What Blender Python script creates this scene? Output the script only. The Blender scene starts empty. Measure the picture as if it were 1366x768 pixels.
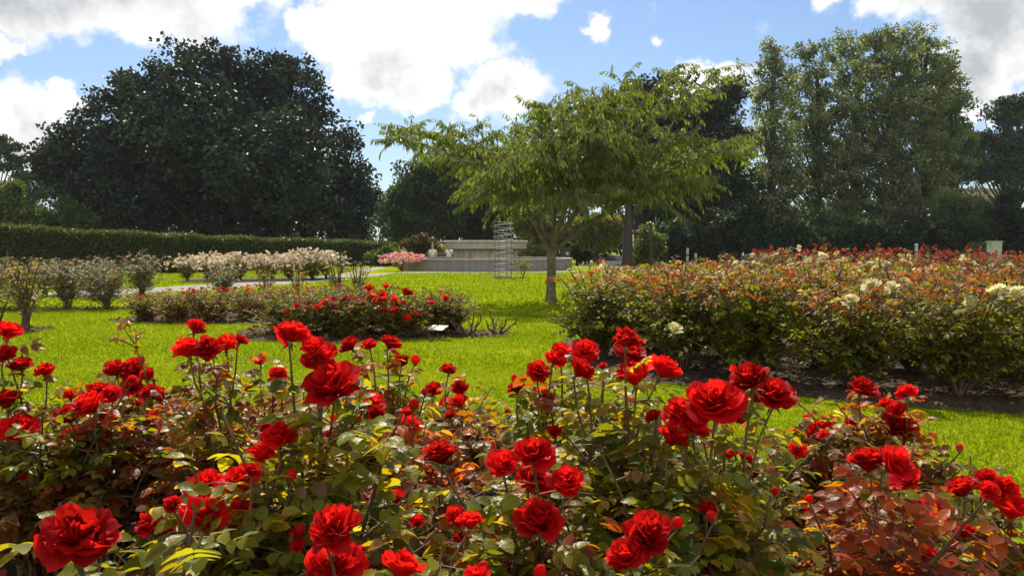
import bpy, math
import numpy as np
from mathutils import Vector, Matrix

S = bpy.context.scene
COL = S.collection
R = np.random.RandomState
rad = math.radians

# ------------------------------------------------------------------ camera
F = 1032.0                      # focal length in pixels of a 1366 px wide picture
CAMH = 1.15
PITCH = math.atan(54.0 / F)
cd = bpy.data.cameras.new('camera')
cam = bpy.data.objects.new('camera', cd)
COL.objects.link(cam)
cam.location = (0, 0, CAMH)
cam.rotation_euler = (math.pi / 2 - PITCH, 0, 0)
cd.sensor_width = 36.0
cd.lens = 36.0 * F / 1366.0
cd.clip_start = 0.05
cd.clip_end = 2000.0
S.camera = cam

# ------------------------------------------------------------------ light
SUN_EL, SUN_AZ = 50.0, -9.0     # azimuth measured from +Y towards +X
sl = bpy.data.lights.new('sun', 'SUN')
sl.energy = 5.0
sl.angle = rad(0.5)
sl.color = (1.0, 0.91, 0.71)
sun = bpy.data.objects.new('sun', sl)
COL.objects.link(sun)
sv = Vector((math.sin(rad(SUN_AZ)) * math.cos(rad(SUN_EL)), math.cos(rad(SUN_AZ)) * math.cos(rad(SUN_EL)), math.sin(rad(SUN_EL))))
sun.rotation_euler = sv.to_track_quat('Z', 'Y').to_euler()
sun.location = (0, 0, 60)

S.view_settings.view_transform = 'Standard'
S.view_settings.look = 'None'
S.view_settings.exposure = 0.62
S.view_settings.gamma = 1.0
S.view_settings.use_curve_mapping = False
S.render.engine = 'CYCLES'
S.cycles.max_bounces = 7
S.cycles.diffuse_bounces = 3
S.cycles.glossy_bounces = 2
S.cycles.transmission_bounces = 4
S.cycles.volume_bounces = 0
S.cycles.sample_clamp_indirect = 4.0
S.cycles.use_denoising = True
try:
    S.cycles.denoiser = 'OPENIMAGEDENOISE'
except Exception:
    pass


class NT:
    """small helper to write node trees"""
    def __init__(s, tree):
        s.t = tree
    def n(s, typ, **kw):
        nd = s.t.nodes.new(typ)
        for k, v in kw.items():
            if k.startswith('i_'):
                key = k[2:]
                key = int(key) if key.isdigit() else key
                s.set(nd.inputs[key], v)
            else:
                setattr(nd, k, v)
        return nd
    def set(s, sock, v):
        if isinstance(v, bpy.types.NodeSocket):
            s.t.links.new(v, sock)
        else:
            sock.default_value = v
    def m(s, op, a, b=None, c=None, clamp=False):
        nd = s.t.nodes.new('ShaderNodeMath')
        nd.operation = op
        nd.use_clamp = clamp
        for i, v in enumerate((a, b, c)):
            if v is not None:
                s.set(nd.inputs[i], v)
        return nd.outputs[0]
    def mix(s, fac, a, b):
        nd = s.t.nodes.new('ShaderNodeMix')
        nd.data_type = 'RGBA'
        s.set(nd.inputs[0], fac)
        s.set(nd.inputs[6], a)
        s.set(nd.inputs[7], b)
        return nd.outputs[2]
    def ramp(s, fac, lo, hi):
        nd = s.t.nodes.new('ShaderNodeMapRange')
        nd.interpolation_type = 'SMOOTHSTEP'
        s.set(nd.inputs[0], fac)
        nd.inputs[1].default_value = lo
        nd.inputs[2].default_value = hi
        return nd.outputs[0]


def rgb(r, g, b):
    return (r, g, b, 1.0)


# ------------------------------------------------------------------ sky with broken cumulus
W = bpy.data.worlds.new('World')
S.world = W
W.use_nodes = True
W.node_tree.nodes.clear()
q = NT(W.node_tree)
sky = q.n('ShaderNodeTexSky', sky_type='NISHITA', sun_disc=False, sun_elevation=rad(SUN_EL), sun_rotation=rad(SUN_AZ),
          air_density=1.0, dust_density=0.5, ozone_density=1.6)
tc = q.n('ShaderNodeTexCoord')
sep = q.n('ShaderNodeSeparateXYZ', i_0=tc.outputs['Generated'])
az = q.m('MULTIPLY', q.m('ARCTAN2', sep.outputs[0], sep.outputs[1]), 180 / math.pi)
el = q.m('MULTIPLY', q.m('ARCSINE', sep.outputs[2]), 180 / math.pi)
nz1 = q.n('ShaderNodeTexNoise', i_Vector=tc.outputs['Generated'], i_Scale=14.0, i_Detail=7.0, i_Roughness=0.62)
nz2 = q.n('ShaderNodeTexNoise', i_Vector=tc.outputs['Generated'], i_Scale=42.0, i_Detail=5.0, i_Roughness=0.6)
nz3 = q.n('ShaderNodeTexNoise', i_Vector=tc.outputs['Generated'], i_Scale=9.0, i_Detail=4.0, i_Roughness=0.5)
wz1 = q.n('ShaderNodeTexNoise', i_Vector=tc.outputs['Generated'], i_Scale=11.0, i_Detail=3.0, i_Roughness=0.55)
wz2 = q.n('ShaderNodeTexNoise', i_Vector=tc.outputs['Generated'], i_Scale=34.0, i_Detail=6.0, i_Roughness=0.65)
w1 = q.n('ShaderNodeSeparateColor', i_0=wz1.outputs['Color'])
w2 = q.n('ShaderNodeSeparateColor', i_0=wz2.outputs['Color'])
az = q.m('ADD', az, q.m('MULTIPLY_ADD', q.m('SUBTRACT', w1.outputs[0], .5), 7.0, q.m('MULTIPLY', q.m('SUBTRACT', w2.outputs[0], .5), 3.2)))
elw = q.m('ADD', el, q.m('MULTIPLY_ADD', q.m('SUBTRACT', w1.outputs[1], .5), 3.6, q.m('MULTIPLY', q.m('SUBTRACT', w2.outputs[1], .5), 2.4)))
# clouds: centre azimuth, elevation, half widths in degrees, weight, greyness
CLOUDS = [(-27, 16.6, 12, 4.6, 1.35, .45), (-33, 14.8, 8, 3.2, 1.2, .4), (-20, 18, 6, 3.2, 1.3, .25), (-36, 18.5, 8, 4, 1.3, .4),
          (-9.5, 14.8, 7.5, 4.4, 1.35, .05), (-4.6, 15.6, 6.5, 4.0, 1.35, .0), (-10.5, 12.2, 4.5, 2.4, 1.2, .3),
          (-7, 11.4, 4, 2.2, 1.15, .25), (.3, 17.6, 5, 1.6, 1.2, .05), (-13.5, 15.3, 3.2, 2.6, 1.2, .1), (-6, 18, 11, 3.4, 1.4, .0),
          (-.8, 11.2, 4.0, 2.9, 1.3, .3), (-2.6, 10.2, 2.4, 1.7, 1.1, .3), (6, 15.2, 1.6, 1.1, 1.0, .1), (-33.2, 11.8, 2.2, 1.1, 1.1, .15),
          (-32.2, 7.6, 4.8, 3.4, 1.25, .3), (-34, 5.3, 4.2, 2.8, 1.2, .4), (-29, 9.4, 2.2, 1.5, 1.0, .1), (14.6, 11.6, 4.2, 1.9, 1.25, .1),
          (12.4, 11.0, 3.0, 1.6, 1.0, .2), (28.6, 17.4, 8.5, 3.6, 1.35, .45), (32, 13.6, 4.6, 4.4, 1.35, .62), (31, 10.6, 4, 4, 1.3, .55),
          (28.6, 16.2, 3.4, 2.6, 1.2, .4), (20.5, 18.8, 3.0, .8, 1.1, .2), (22.6, 16.4, 2.3, 1.2, .7, .3), (11.6, 14.4, 1.0, .8, .6, .1),
          (-9.6, 9.4, .9, .9, .7, .1), (5, 24, 9, 3, 1.2, .2), (-25, 27, 14, 5, 1.2, .3), (24, 30, 12, 6, 1.2, .3), (-2, 38, 14, 6, 1.0, .2)]
dens = None
grey = None
for (ca, ce, wa, we, wt, gy) in CLOUDS:
    u = q.m('MULTIPLY', q.m('SUBTRACT', az, float(ca)), 1.0 / wa)
    v = q.m('MULTIPLY', q.m('SUBTRACT', elw, float(ce)), 1.0 / we)
    r2 = q.m('MULTIPLY_ADD', u, u, q.m('MULTIPLY', v, v))
    d = q.m('MULTIPLY', q.m('SUBTRACT', 1.0, q.m('SQRT', r2), clamp=True), wt)
    dens = d if dens is None else q.m('MAXIMUM', dens, d)
    if gy > 0:
        g = q.m('MULTIPLY', d, gy)
        grey = g if grey is None else q.m('MAXIMUM', grey, g)
warp = q.m('MULTIPLY_ADD', nz1.outputs[0], 1.0, q.m('MULTIPLY', nz2.outputs[0], 0.9))
field = q.m('ADD', q.m('MULTIPLY', dens, 1.35), q.m('SUBTRACT', warp, 1.12))
mask = q.ramp(field, -0.06, 0.55)
# a thin veil and paler air near the horizon
veil = q.m('MULTIPLY_ADD', q.ramp(el, 16.0, 0.0), 0.26, 0.05)
thick = q.m('MULTIPLY', q.ramp(q.m('ADD', grey, q.m('MULTIPLY_ADD', q.m('SUBTRACT', nz3.outputs[0], 0.5), 1.0, q.m('MULTIPLY', q.m('SUBTRACT', nz1.outputs[0], 0.5), 1.1))), 0.08, 0.75), 1.0)
K = 9.2                       # white as seen through the exposure
white = rgb(1.08 * K, 1.08 * K, 1.06 * K)
shade = rgb(0.52 * K, 0.54 * K, 0.58 * K)
ccol = q.mix(thick, white, shade)
skyc = q.n('ShaderNodeMix', data_type='RGBA', blend_type='MULTIPLY', i_0=1.0)
q.set(skyc.inputs[6], sky.outputs[0])
skyc.inputs[7].default_value = rgb(0.86, 0.98, 1.12)
base = q.mix(veil, skyc.outputs[2], rgb(0.62 * K, 0.74 * K, 0.9 * K))
out = q.mix(mask, base, ccol)
# bright cloud cover added behind the viewer, out of view, as fill light
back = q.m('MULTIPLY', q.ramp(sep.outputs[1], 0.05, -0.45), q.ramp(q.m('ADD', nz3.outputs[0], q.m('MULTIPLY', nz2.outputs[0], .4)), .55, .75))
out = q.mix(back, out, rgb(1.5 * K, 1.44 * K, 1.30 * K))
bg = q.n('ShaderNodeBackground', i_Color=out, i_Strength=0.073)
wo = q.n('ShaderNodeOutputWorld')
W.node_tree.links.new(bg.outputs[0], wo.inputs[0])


# ------------------------------------------------------------------ geometry helpers
def ray(px, py):
    x = (px - 683) / F
    v = (384 - py) / F
    return np.array([x, math.cos(PITCH) + v * math.sin(PITCH), -math.sin(PITCH) + v * math.cos(PITCH)])


def at(px, py, Y):
    d = ray(px, py)
    return d * (Y / d[1]) + np.array([0, 0, CAMH])


def gp(px, py):
    """point of the level lawn seen at a pixel"""
    d = ray(px, py)
    return (d * (CAMH / -d[2]))[:2]


def hgt(y):
    t = np.clip((np.asarray(y, float) - 45.0) / 28.0, 0, 1)
    return -1.0 * t * t * (3 - 2 * t)


class Geo:
    def __init__(s):
        s.v, s.f, s.m, s.c, s.n = [], [], [], [], 0
    def add(s, V, Fc, mat=0, col=(1, 1, 1)):
        V = np.asarray(V, float).reshape(-1, 3)
        Fc = np.asarray(Fc, int)
        s.v.append(V)
        s.f.append(Fc + s.n)
        s.m.append(np.full(len(Fc), mat))
        c = np.asarray(col, float)
        s.c.append(np.broadcast_to(c, (len(V), 3)) if c.ndim == 1 else c)
        s.n += len(V)
    def box(s, lo, hi, mat=0, col=(1, 1, 1)):
        (a, b, c), (d, e, f) = lo, hi
        s.add([(a, b, c), (d, b, c), (d, e, c), (a, e, c), (a, b, f), (d, b, f), (d, e, f), (a, e, f)],
              [(3, 2, 1, 0), (4, 5, 6, 7), (0, 1, 5, 4), (1, 2, 6, 5), (2, 3, 7, 6), (3, 0, 4, 7)], mat, col)
    def tube(s, P, rr, n=6, mat=0, col=(1, 1, 1), cap=True):
        P = np.asarray(P, float)
        k = len(P)
        rr = np.broadcast_to(np.asarray(rr, float), (k,))
        T = np.gradient(P, axis=0)
        T /= np.linalg.norm(T, axis=1)[:, None] + 1e-9
        ref = np.array([0.31, 0.95, 0.05]) if abs(T[0][2]) > .6 else np.array([0.05, 0.1, 1.0])
        A = np.cross(T, ref)
        A /= np.linalg.norm(A, axis=1)[:, None] + 1e-9
        B = np.cross(T, A)
        an = np.arange(n) * 2 * math.pi / n
        V = P[:, None] + rr[:, None, None] * (np.cos(an)[None, :, None] * A[:, None] + np.sin(an)[None, :, None] * B[:, None])
        i = np.arange(k - 1)[:, None] * n
        j = np.arange(n)[None]
        j2 = (j + 1) % n
        Fc = np.stack([i + j, i + j2, i + n + j2, i + n + j], -1).reshape(-1, 4)
        s.add(V.reshape(-1, 3), Fc, mat, col)
        if cap and n == 4:
            s.add(V[-1], [(0, 1, 2, 3)], mat, col)
    def lathe(s, prof, n=48, mat=0, col=(1, 1, 1), c=(0, 0, 0)):
        prof = np.asarray(prof, float)
        an = np.arange(n) * 2 * math.pi / n
        V = np.stack([prof[:, 0:1] * np.cos(an) + c[0], prof[:, 0:1] * np.sin(an) + c[1], np.repeat(prof[:, 1:2], n, 1) + c[2]], -1)
        i = np.arange(len(prof) - 1)[:, None] * n
        j = np.arange(n)[None]
        j2 = (j + 1) % n
        s.add(V.reshape(-1, 3), np.stack([i + j, i + j2, i + n + j2, i + n + j], -1).reshape(-1, 4), mat, col)
    def leaves(s, T, TF, P, Y, Z, size, col, mat=0):
        """scatter template T (x across, y along, z normal) at P with axes Y (along) and Z (normal)"""
        P = np.asarray(P, float)
        if len(P) == 0:
            return
        Y = Y / (np.linalg.norm(Y, axis=1)[:, None] + 1e-9)
        X = np.cross(Y, Z)
        X /= np.linalg.norm(X, axis=1)[:, None] + 1e-9
        Z = np.cross(X, Y)
        size = np.broadcast_to(np.asarray(size, float), (len(P),))[:, None, None]
        V = P[:, None] + size * (T[None, :, 0:1] * X[:, None] + T[None, :, 1:2] * Y[:, None] + T[None, :, 2:3] * Z[:, None])
        k = len(T)
        Fc = (np.asarray(TF)[None] + (np.arange(len(P)) * k)[:, None, None]).reshape(-1, len(TF[0]))
        C = np.repeat(np.broadcast_to(np.asarray(col, float), (len(P), 3)), k, 0)
        s.add(V.reshape(-1, 3), Fc, mat, C)
    def mesh(s, name, mats, smooth=False):
        me = bpy.data.meshes.new(name)
        V = np.concatenate(s.v).astype(np.float32)
        me.vertices.add(len(V))
        me.vertices.foreach_set('co', V.ravel())
        ls = np.concatenate([f.ravel() for f in s.f]).astype(np.int32)
        tot = np.concatenate([np.full(len(f), f.shape[1]) for f in s.f]).astype(np.int32)
        me.loops.add(len(ls))
        me.loops.foreach_set('vertex_index', ls)
        me.polygons.add(len(tot))
        st = np.concatenate([[0], np.cumsum(tot)[:-1]]).astype(np.int32)
        me.polygons.foreach_set('loop_start', st)
        me.polygons.foreach_set('loop_total', tot)
        for m in mats:
            me.materials.append(m)
        me.polygons.foreach_set('material_index', np.concatenate(s.m).astype(np.int32))
        me.polygons.foreach_set('use_smooth', np.full(len(tot), bool(smooth)))
        at_ = me.attributes.new('tint', 'FLOAT_COLOR', 'POINT')
        C = np.ones((len(V), 4), np.float32)
        C[:, :3] = np.concatenate(s.c)
        at_.data.foreach_set('color', C.ravel())
        me.update(calc_edges=True)
        me.validate()
        return me
    def build(s, name, mats, parent=None, smooth=False, loc=None):
        if not isinstance(mats, (list, tuple)):
            mats = [mats]
        return link(name, s.mesh(name, mats, smooth), parent, loc)


def link(name, me, parent=None, loc=None):
    o = bpy.data.objects.new(name, me)
    COL.objects.link(o)
    if parent is not None:
        o.parent = parent
    if loc is not None:
        o.location = loc
    return o


def tag(o, label=None, cat=None, group=None, kind=None):
    if label:
        o['label'] = label
    if cat:
        o['category'] = cat
    if group:
        o['group'] = group
    if kind:
        o['kind'] = kind
    return o


def thing(name, label, cat, loc=(0, 0, 0), rz=0.0, group=None, sc=1.0):
    o = bpy.data.objects.new(name, None)
    o.empty_display_size = 0.2
    COL.objects.link(o)
    o.location = loc
    o.rotation_euler = (0, 0, rz)
    o.scale = (sc, sc, sc) if np.isscalar(sc) else sc
    return tag(o, label, cat, group)


def copy_part(o, parent):
    c = o.copy()
    COL.objects.link(c)
    c.parent = parent
    return c


def unit(v):
    v = np.asarray(v, float)
    return v / (np.linalg.norm(v, axis=-1, keepdims=True) + 1e-9)


def randdir(rng, n):
    return unit(rng.normal(size=(n, 3)))


def bez(a, b, c, n):
    t = np.linspace(0, 1, n)[:, None]
    a, b, c = map(np.asarray, (a, b, c))
    return (1 - t) ** 2 * a + 2 * t * (1 - t) * b + t * t * c


def inpoly(P, poly):
    x, y = P[:, 0], P[:, 1]
    r = np.zeros(len(P), bool)
    n = len(poly)
    for i in range(n):
        x1, y1 = poly[i]
        x2, y2 = poly[(i + 1) % n]
        c = ((y1 > y) != (y2 > y)) & (x < (x2 - x1) * (y - y1) / (y2 - y1 + 1e-12) + x1)
        r ^= c
    return r


# ------------------------------------------------------------------ materials
def mat(name):
    m = bpy.data.materials.new(name)
    m.use_nodes = True
    m.node_tree.nodes.clear()
    q = NT(m.node_tree)
    o = q.n('ShaderNodeOutputMaterial')
    return m, q, o


def leaf_mat(name, trans=0.45, rough=0.4, warm=(1.5, 1.5, 0.5), spec=0.5, noise=0.0, nscale=30.0, bump=0.0):
    m, q, o = mat(name)
    a = q.n('ShaderNodeAttribute', attribute_name='tint')
    c = a.outputs['Color']
    if noise:
        tcn = q.n('ShaderNodeTexCoord')
        nz = q.n('ShaderNodeTexNoise', i_Vector=tcn.outputs['Object'], i_Scale=nscale, i_Detail=3.0)
        f = q.m('MULTIPLY_ADD', nz.outputs[0], 2 * noise, 1 - noise)
        mm = q.n('ShaderNodeVectorMath', operation='SCALE', i_0=c)
        q.set(mm.inputs['Scale'], f)
        c = mm.outputs[0]
    p = q.n('ShaderNodeBsdfPrincipled', i_Roughness=rough)
    q.set(p.inputs['Base Color'], c)
    p.inputs['Specular IOR Level'].default_value = spec
    if bump:
        nb = q.n('ShaderNodeTexNoise', i_Vector=q.n('ShaderNodeTexCoord').outputs['Object'], i_Scale=110.0, i_Detail=2.0)
        bp = q.n('ShaderNodeBump', i_Strength=bump, i_Height=nb.outputs[0])
        bp.inputs['Distance'].default_value = .004
        q.set(p.inputs['Normal'], bp.outputs[0])
    tm = q.n('ShaderNodeVectorMath', operation='MULTIPLY', i_0=c)
    tm.inputs[1].default_value = warm
    t = q.n('ShaderNodeBsdfTranslucent')
    q.set(t.inputs[0], tm.outputs[0])
    mx = q.n('ShaderNodeMixShader', i_0=trans)
    q.set(mx.inputs[1], p.outputs[0])
    q.set(mx.inputs[2], t.outputs[0])
    q.set(o.inputs[0], mx.outputs[0])
    return m


def solid(name, c1, c2=None, scale=8.0, rough=0.7, metal=0.0, bump=0.0, bscale=40.0, spec=0.5, coord='Object', tint=False, detail=5.0, lo=.35, hi=.65):
    m, q, o = mat(name)
    p = q.n('ShaderNodeBsdfPrincipled', i_Roughness=rough, i_Metallic=metal)
    p.inputs['Specular IOR Level'].default_value = spec
    tcn = q.n('ShaderNodeTexCoord')
    c = rgb(*c1)
    if c2:
        nz = q.n('ShaderNodeTexNoise', i_Vector=tcn.outputs[coord], i_Scale=scale, i_Detail=detail, i_Roughness=.6)
        c = q.mix(q.ramp(nz.outputs[0], lo, hi), rgb(*c1), rgb(*c2))
    if tint:
        a = q.n('ShaderNodeAttribute', attribute_name='tint')
        mm = q.n('ShaderNodeVectorMath', operation='MULTIPLY', i_0=a.outputs['Color'])
        q.set(mm.inputs[1], c)
        c = mm.outputs[0]
    q.set(p.inputs['Base Color'], c)
    if bump:
        nb = q.n('ShaderNodeTexNoise', i_Vector=tcn.outputs[coord], i_Scale=bscale, i_Detail=6.0)
        b = q.n('ShaderNodeBump', i_Strength=bump, i_Height=nb.outputs[0])
        b.inputs['Distance'].default_value = 0.02
        q.set(p.inputs['Normal'], b.outputs[0])
    q.set(o.inputs[0], p.outputs[0])
    return m


M_ROSELEAF = leaf_mat('rose_leaf', 0.58, 0.38, (2.5, 2.1, 0.28), 0.28, 0.2, 60, .4)
M_BEDLEAF = leaf_mat('bed_rose_leaf', 0.45, 0.5, (1.8, 1.6, 0.4), 0.22, 0.2, 90)
M_DRYLEAF = leaf_mat('dry_rose_leaf', 0.28, 0.5, (1.2, 1.15, 0.7), 0.3, 0.2, 90)
M_TREELEAF = leaf_mat('tree_leaf', 0.45, 0.45, (1.7, 1.7, 0.5), 0.45)
M_OAKLEAF = leaf_mat('oak_leaf', 0.12, 0.5, (1.3, 1.5, 0.6), 0.4)
M_CHERRYLEAF = leaf_mat('cherry_leaf', 0.56, 0.36, (1.9, 1.9, 0.45), 0.5)
M_GRASS = leaf_mat('grass_blade', 0.5, 0.6, (1.5, 1.45, 0.3), 0.04)
M_BLOSSOM = leaf_mat('blossom_petal', 0.35, 0.55, (1.2, 1.1, 0.9), 0.2)
M_STEM = solid('rose_stem', (.13, .075, .035), (.065, .035, .02), 25, .6, tint=True)
M_BARK = solid('bark', (.045, .034, .024), (.022, .017, .013), 6, .85, bump=.8, bscale=14)
M_CHERRYBARK = solid('cherry_bark', (.17, .145, .085), (.08, .07, .04), 9, .75, bump=.7, bscale=22)
M_GREENSEPAL = solid('sepal', (.09, .14, .03), (.13, .10, .03), 40, .5)


def petal_mat(name, c, t, fac=.38, var=.25):
    m, q, o = mat(name)
    oi = q.n('ShaderNodeObjectInfo')
    a = q.n('ShaderNodeAttribute', attribute_name='tint')
    k = q.m('MULTIPLY_ADD', oi.outputs['Random'], 2 * var, 1 - var)
    tcn = q.n('ShaderNodeTexCoord')
    nz = q.n('ShaderNodeTexNoise', i_Vector=tcn.outputs['Object'], i_Scale=9.0, i_Detail=4.0)
    k = q.m('MULTIPLY', k, q.m('MULTIPLY_ADD', nz.outputs[0], .7, .65))
    def sc(col):
        v = q.n('ShaderNodeVectorMath', operation='MULTIPLY', i_0=a.outputs['Color'])
        v.inputs[1].default_value = col
        w = q.n('ShaderNodeVectorMath', operation='SCALE', i_0=v.outputs[0])
        q.set(w.inputs['Scale'], k)
        return w.outputs[0]
    p = q.n('ShaderNodeBsdfPrincipled', i_Roughness=.55)
    p.inputs['Specular IOR Level'].default_value = .12
    q.set(p.inputs['Base Color'], sc(c))
    tr = q.n('ShaderNodeBsdfTranslucent')
    q.set(tr.inputs[0], sc(t))
    mx = q.n('ShaderNodeMixShader', i_0=fac)
    q.set(mx.inputs[1], p.outputs[0])
    q.set(mx.inputs[2], tr.outputs[0])
    q.set(o.inputs[0], mx.outputs[0])
    return m


M_RED = petal_mat('red_petal', (.50, .005, .009), (.95, .020, .012), .46, .34)
M_CREAM = petal_mat('cream_petal', (.78, .70, .42), (.85, .75, .40), .35, .08)

# ------------------------------------------------------------------ layout of the lawn, beds and path (metres, from ground pixels)
BED_NEAR = [(-4.6, -0.2), (2.1, -0.2), (1.85, 1.6), (1.75, 2.6), (1.9, 3.45), (1.0, 4.1), (-.2, 4.35), (-1.6, 4.2), (-3.2, 4.6), (-4.6, 4.4)]
BED_RIGHT = [(.35, 8.3), (1.05, 6.7), (2.4, 5.75), (3.6, 5.25), (5.4, 4.7), (7.6, 4.4), (10.5, 11.8), (5.2, 11.6), (2.2, 10.6), (.7, 9.6)]
BED_MID = [(-3.6, 9.75), (-2.2, 9.25), (-1.2, 9.7), (-.1, 9.9), (.05, 10.5), (-1.3, 11.2), (-3.7, 11.1)]
BED_LOW = [(-6.3, 11.9), (-4.4, 11.5), (-3.0, 12.0), (-2.4, 14.6), (-3.4, 15.4), (-6.2, 13.3)]
BED_LEFT = [(-12.5, 14.15), (-7.2, 14.3), (-7.1, 14.75), (-12.5, 14.8)]
BED_LEFT_BACK = [(-14.5, 17.6), (-8.0, 17.7), (-7.7, 18.8), (-14.5, 18.8)]
BED_LEFTNEAR = [(-8.2, 10.4), (-6.5, 10.45), (-6.5, 11.0), (-8.2, 11.1)]
BED_WHITE = [(-11.6, 26.6), (-9.6, 25.4), (-6.6, 26.9), (-6.6, 29.6), (-11.6, 28.8)]
BED_FAR = [(6.6, 21.5), (12, 20.2), (26, 19.5), (30, 27), (14, 28), (7.2, 26)]
BEDS = [BED_NEAR, BED_RIGHT, BED_MID, BED_LOW, BED_LEFT, BED_LEFT_BACK, BED_LEFTNEAR, BED_WHITE, BED_FAR]
FC = np.array([-1.4, 41.2])     # fountain centre
POOL_R = 4.6
PATH = [(-19.0, 14.6), (-13.4, 16.4), (-10.2, 17.9), (-8.2, 20.9), (-6.5, 25.6), (-5.5, 30.0), (-5.2, 34.4), (-3.4, 34.95), (-1.4, 35.3), (1.6, 35.5), (4.6, 36.6), (7.0, 38.4), (10.5, 39.2),
        (10.5, 42.0), (6.2, 47.5), (-1.5, 48.6), (-7.8, 46.0), (-8.2, 40), (-7.4, 35.4), (-7.7, 30.2), (-8.9, 25.6), (-10.4, 21.6), (-12.4, 19.2), (-15.2, 17.8), (-19.0, 16.4)]


def wobble(poly, n=6, amp=.06, seed=0):
    rng = R(seed)
    P = []
    k = len(poly)
    for i in range(k):
        a, b = np.array(poly[i]), np.array(poly[(i + 1) % k])
        for t in np.arange(n) / n:
            P.append(a + (b - a) * t + rng.normal(0, amp, 2))
    return P


def sheet(name, poly, z, m, label=None):
    me = bpy.data.meshes.new(name)
    V = [(x, y, float(hgt(y)) + z) for x, y in poly]
    me.from_pydata(V, [], [list(range(len(V)))])
    me.materials.append(m)
    o = link(name, me)
    return tag(o, kind='structure')


# ground
m, q, o = mat('lawn')
tcn = q.n('ShaderNodeTexCoord')
n1 = q.n('ShaderNodeTexNoise', i_Vector=tcn.outputs['Object'], i_Scale=.55, i_Detail=5.0, i_Roughness=.6)
n2 = q.n('ShaderNodeTexNoise', i_Vector=tcn.outputs['Object'], i_Scale=9.0, i_Detail=6.0, i_Roughness=.75)
n3 = q.n('ShaderNodeTexNoise', i_Vector=tcn.outputs['Object'], i_Scale=2.4, i_Detail=5.0, i_Roughness=.7)
c = q.mix(q.ramp(n2.outputs[0], .3, .7), rgb(.10, .145, .005), rgb(.23, .285, .008))
c = q.mix(q.m('MULTIPLY', q.ramp(n1.outputs[0], .4, .68), .5), c, rgb(.38, .36, .015))
c = q.mix(q.m('MULTIPLY', q.ramp(n3.outputs[0], .55, .75), .4), c, rgb(.13, .20, .006))
p = q.n('ShaderNodeBsdfPrincipled', i_Roughness=.8)
p.inputs['Specular IOR Level'].default_value = .0
q.set(p.inputs['Base Color'], c)
b = q.n('ShaderNodeBump', i_Strength=.7, i_Height=n2.outputs[0])
b.inputs['Distance'].default_value = .05
q.set(p.inputs['Normal'], b.outputs[0])
q.set(o.inputs[0], p.outputs[0])
M_LAWN = m
ys = np.concatenate([np.linspace(-30, 44, 24), np.linspace(45, 74, 30), np.array([90, 130, 200, 300, 420])])
xs = np.array([-400, -300, -200, -100, -60, -40, -20, 0, 20, 40, 60, 100, 200, 300, 400.])
X, Y = np.meshgrid(xs, ys)
g = Geo()
i = np.arange(len(ys) - 1)[:, None] * len(xs)
j = np.arange(len(xs) - 1)[None]
g.add(np.stack([X, Y, hgt(Y)], -1).reshape(-1, 3), np.stack([i + j, i + j + 1, i + len(xs) + j + 1, i + len(xs) + j], -1).reshape(-1, 4))
tag(g.build('lawn_ground', M_LAWN, smooth=True), kind='structure')

M_SOIL = solid('bed_soil', (.055, .030, .014), (.022, .012, .006), 18, .9, bump=1.0, bscale=45, detail=8)
for k, bd in enumerate(BEDS):
    sheet('flower_bed_soil', wobble(bd, seed=k), .006 + .0005 * k, M_SOIL)
M_PATH = solid('path_gravel', (.235, .22, .19), (.175, .165, .14), 3, .9, bump=.3, bscale=90, detail=8)
pp = wobble(PATH, 4, .05, 5)
sheet('path', pp, .004, M_PATH)
M_ASPHALT = solid('asphalt', (.055, .055, .056), (.04, .04, .04), 5, .85, bump=.3, bscale=60)
sheet('road', [(-8, 68), (90, 66), (90, 77), (-8, 77)], .006, M_ASPHALT)

# ------------------------------------------------------------------ grass blades
GT = np.array([(-.09, 0, 0), (.09, 0, 0), (.05, .55, .06), (-.05, .55, .06), (0, 1, .28)])
GF4 = [(0, 1, 2, 3)]
GF3 = [(3, 2, 4)]


def grass(seed, y0, y1, n, h, wfac):
    rng = R(seed)
    y = y0 + (y1 - y0) * rng.rand(n) ** 1.0
    x = (rng.rand(n) * 2 - 1) * (y * .76 + 1.2)
    P = np.stack([x, y], 1)
    ok = np.ones(n, bool)
    for bd in BEDS:
        ok &= ~inpoly(P, bd)
    ok &= ~inpoly(P, PATH)
    ok &= np.hypot(x - FC[0], y - FC[1]) > POOL_R + .05
    P = P[ok]
    k = len(P)
    # mowing leaves soft uneven tufts
    t = .5 + .25 * np.sin(P[:, 0] * 1.9 + np.sin(P[:, 1] * 1.3) * 2) + .25 * np.sin(P[:, 1] * 2.7 + P[:, 0] * .8)
    P3 = np.column_stack([P, hgt(P[:, 1]) - .002])
    d = unit(np.column_stack([rng.normal(0, .45, k), rng.normal(0, .45, k), np.ones(k)]))
    Z = unit(rng.normal(size=(k, 3)) * np.array([1, 1, .2]))
    hh = h * rng.uniform(.5, 1.15, k) * (.8 + .4 * t)
    c0 = np.array([.105, .175, .004])
    c1 = np.array([.220, .285, .007])
    w = np.clip(rng.rand(k) * .8 + .25 * t - .05, 0, 1)[:, None]
    col = c0 * (1 - w) + c1 * w
    dry = rng.rand(k) < .035
    col[dry] = np.array([.36, .32, .10])
    col *= rng.uniform(.6, 1.3, (k, 1))
    T = GT * np.array([wfac, 1, 1])
    return T, P3, d, Z, hh, col


g = Geo()
for args in ((1, 3.2, 7.5, 250000, .030, 1.1), (2, 7.5, 15, 200000, .034, 1.9), (3, 15, 38, 110000, .06, 3.0), (4, 38, 62, 30000, .09, 4.0)):
    T, P3, d, Z, hh, col = grass(*args)
    g.leaves(T, GF4, P3, d, Z, hh, col)
    g.leaves(T[[3, 2, 4]], [(0, 1, 2)], P3, d, Z, hh, col)
tag(g.build('lawn_grass', M_GRASS), kind='stuff')

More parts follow.
